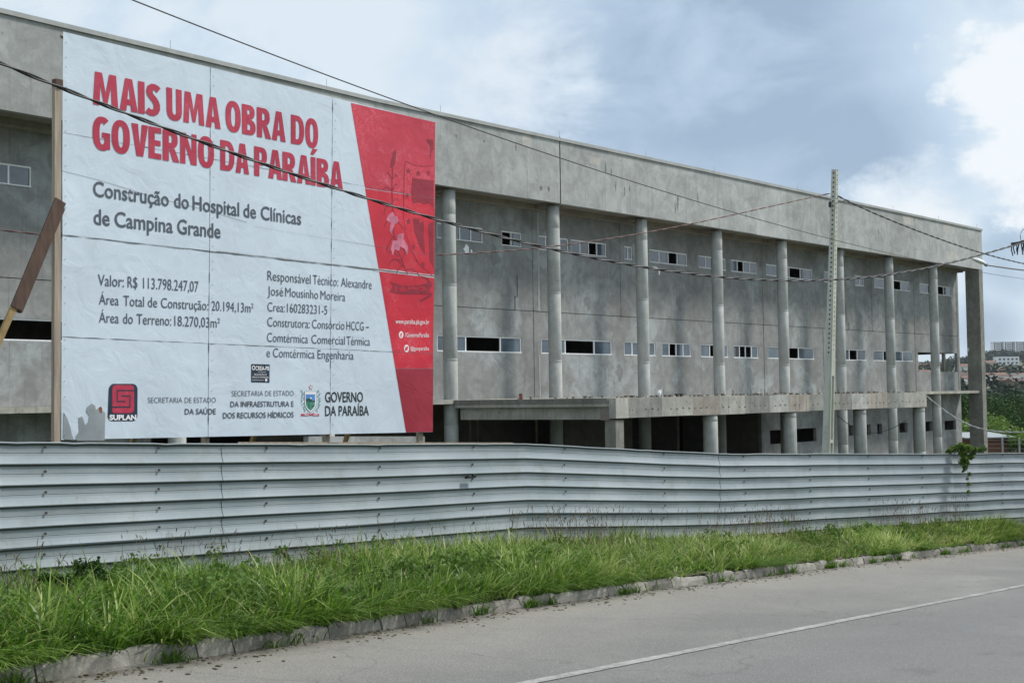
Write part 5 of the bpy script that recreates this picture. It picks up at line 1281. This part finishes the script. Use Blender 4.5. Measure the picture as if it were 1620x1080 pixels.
# ------------------------------------------------------------------ hillside town
m_roof = plain('clay_roof', (.175, .105, .088), .9, var=.25, scale=.6); m_roof2 = plain('dark_clay_roof', (.105, .07, .065), .9, var=.25, scale=.6)
m_hw = plain('white_house', (.62, .62, .60), .8, var=.05); m_hc = plain('cream_house', (.50, .44, .35), .8, var=.08); m_hb = plain('brick_house_wall', (.27, .19, .15), .9, var=.2)
m_win = plain('far_window', (.05, .06, .07), .3)
def house(px, D_, w, d, hgt, wallm, roofm, lab, group, rot=0.0, flat=False):
    g = pix(px, 600, D_); gz = ground(g.x, g.y) - .3; o = thing('hillside_house', (g.x, g.y, gz), lab, 'house', math.radians(rot), group)
    MB().box(-w / 2, w / 2, 0, d, -3, hgt).build('wall', wallm, o)
    if flat: MB().box(-w / 2 - .2, w / 2 + .2, -.2, d + .2, hgt + .01, hgt + .35).build('roof', wallm, o)
    else:
        r0 = [(-w / 2 - .4, -.5, hgt + .01), (w / 2 + .4, -.5, hgt + .01), (w / 2 + .4, d + .5, hgt + .01), (-w / 2 - .4, d + .5, hgt + .01)]
        mb = MB(); mb.v += r0 + [(-w / 2 - .4, d / 2, hgt + d * .24), (w / 2 + .4, d / 2, hgt + d * .24)]; mb.f += [(0, 1, 5, 4), (2, 3, 4, 5), (1, 2, 5), (3, 0, 4), (3, 2, 1, 0)]; mb.build('roof', roofm, o)
    n = max(2, int(w / 4)); wm_ = MB().box(-.6, .6, -.06, -.005, 0, 1.1).mesh('window', m_win)
    for k in range(n):
        q = link('window', wm_, o); q.location = (-w / 2 + w * (k + .5) / n, 0, hgt - 2.0)
    return o
# distinct ones
house(1533, 1000, 15, 9, 6, m_hw, m_roof, 'white house with red tiled roof between end wall and end post', None, 4)
house(1524, 760, 17, 10, 4, m_hc, m_roof2, 'low cream house with dull red roof between end wall and end post', None, -6)
house(1611, 760, 11, 9, 4.5, m_hw, m_roof2, 'large white flat roofed building above the right edge trees', None, 3, True)
house(1598, 850, 7, 6, 5, m_hw, m_roof, 'single bright white small house among red roofs', None, 0, True)
house(1566, 1290, 13, 9, 5, m_hc, m_roof, 'wide cream house with bright red roof below the apartment slab', None, 2)
house(1462, 1150, 14, 9, 6, m_hc, m_roof, 'pale house with red roof seen through the left part of the wide opening', None, 0)
house(1483, 1300, 13, 9, 5, m_hw, m_roof, 'white house seen through the right part of the wide opening', None, 0)
r5 = random.Random(12)
KIND = ['house with dark red clay roof', 'pale walled house with red roof', 'brick walled house', 'flat roofed pale house']
for i in range(150):
    px = r5.choice([r5.uniform(1452, 1492), r5.uniform(1516, 1534), r5.uniform(1552, 1628), r5.uniform(1552, 1628)]); D_ = r5.choice([r5.uniform(560, 720), r5.uniform(720, 980), r5.uniform(700, 900), r5.uniform(980, 1250)]); ty = r5.choice([0, 1, 1, 3, 3, 3, 2])
    if D_ > 980 and 1570 < px < 1622: continue
    w = r5.uniform(4, 9); wmn, rf, fl = [(m_hb, m_roof2, False), (m_hw, m_roof, False), (m_hb, m_roof, False), (m_hw, m_roof, True)][ty]
    where = 'through the end opening' if px < 1500 else ('left of the end post' if px < 1540 else 'right of the end post')
    if px > 1590: where = 'near the right edge'
    tier = 'low on the hillside' if D_ < 720 else ('halfway up the hillside' if D_ < 980 else 'high on the hillside')
    house(px, D_, w, r5.uniform(4, 7), r5.uniform(2.6, 4.2), wmn, rf, '%s %s, %s' % (KIND[ty], tier, where), 'houses on the distant hillside', r5.uniform(-25, 25), fl)
# apartment slab on the ridge and the smaller block below it
def block(px0, px1, ytop, ybot, D_, name, lab, bays, floors, rot, pier=True, depth=18):
    a, b = pix(px0, ybot, D_), pix(px1, ybot, D_); w = (b.x - a.x); zt = pix(px0, ytop, D_).z; gz = ground(a.x, a.y) - 2; hgt = zt - gz; zb = a.z - gz
    o = thing(name, (a.x, a.y, gz), lab, 'apartment building', math.radians(rot))
    MB().box(0, w, 0, depth, 0, hgt - .6).build('wall', m_hw2, o); MB().box(-.4, w + .4, -.4, depth + .4, hgt - .59, hgt).build('roof_edge', m_grey_dk, o)
    bw = w / bays; fh = (hgt - zb - 1.2) / floors; 
    wmsh = MB().box(0, bw * .46, -.25, -.01, 0, fh * .5).mesh('window', m_win2)
    pm = MB().box(0, bw * .07, -.6, -.01, zb * .3, hgt - .62).mesh('pier', m_grey_dk)
    for i in range(bays):
        if pier:
            q = link('pier', pm, o); q.location = (i * bw, 0, 0); q = link('pier', pm, o); q.location = (i * bw + bw * .62, 0, 0)
            MB().box(i * bw + bw * .74, i * bw + bw * .82, -.5, -.01, zb * .3, hgt - .7).build('stair_window', m_win2, o)
        for j in range(floors):
            q = link('window', wmsh, o); q.location = (i * bw + bw * .13, 0, zb + .6 + j * fh)
    return o
m_hw2 = plain('white_apartment', (.78, .80, .82), .8, var=.03); m_grey_dk = plain('dark_apartment_trim', (.04, .05, .08), .7); m_win2 = plain('apartment_window', (.06, .07, .10), .4)
block(1573, 1662, 541, 562, 2480, 'apartment_slab', 'long white apartment slab with dark vertical piers on the hilltop', 5, 7, 0)
MB  # end face with balconies is part of the slab
block(1580, 1613.5, 563, 588, 1350, 'apartment_block', 'smaller white apartment block below the long slab on the hill', 5, 4, 2, False, 14)
block(1560, 1566, 556, 563, 2600, 'grey_tower', 'small grey building left of the long apartment slab', 2, 3, 0, False, 14)
# far woods on the hillside, one mass
r6 = np.random.default_rng(5); C = []; R_ = []
for i in range(380):
    px = r6.uniform(1420, 1720); D_ = r6.choice([r6.uniform(420, 540), r6.uniform(560, 1000), r6.uniform(1000, 1330), r6.uniform(1390, 1700), r6.uniform(1500, 2450), r6.uniform(1700, 2450), r6.uniform(2550, 2800)])
    if D_ < 1345 and D_ > 1100 and 1572 < px < 1620: D_ -= 250
    if 560 < D_ < 1000 and r6.random() < .15: continue
    if D_ > 1900 and r6.random() < .4: continue
    g = pix(px, 600, D_); r0 = r6.uniform(3.0, 6.5) * (1 + D_ / 2600); C.append((g.x, g.y, ground(g.x, g.y) + r0 * .45)); R_.append(r0 * (.7 if 560 < D_ < 1250 else 1))
fw_ = leaf_cloud(C, R_, 42000, 2.8, m_leaf_far, 'hillside_woods', .6, .8, kind='stuff', seed=8); tag(fw_, 'dark woods covering the distant hillside between the houses', 'woods')

# ------------------------------------------------------------------ air
hz = MB().box(-3300, 3300, -900, 4500, -20, 135).build('haze', None, kind='stuff')
mh = bpy.data.materials.new('haze_air'); mh.use_nodes = True; mh.node_tree.nodes.remove(mh.node_tree.nodes['Principled BSDF'])
pv = mh.node_tree.nodes.new('ShaderNodeVolumePrincipled'); pv.inputs['Color'].default_value = (.82, .9, 1, 1); pv.inputs['Density'].default_value = .00006; pv.inputs['Anisotropy'].default_value = .2
mh.node_tree.links.new(pv.outputs[0], mh.node_tree.nodes['Material Output'].inputs['Volume']); hz.data.materials.append(mh)
tag(hz, 'thin pale blue haze filling the air over the whole place', 'haze')
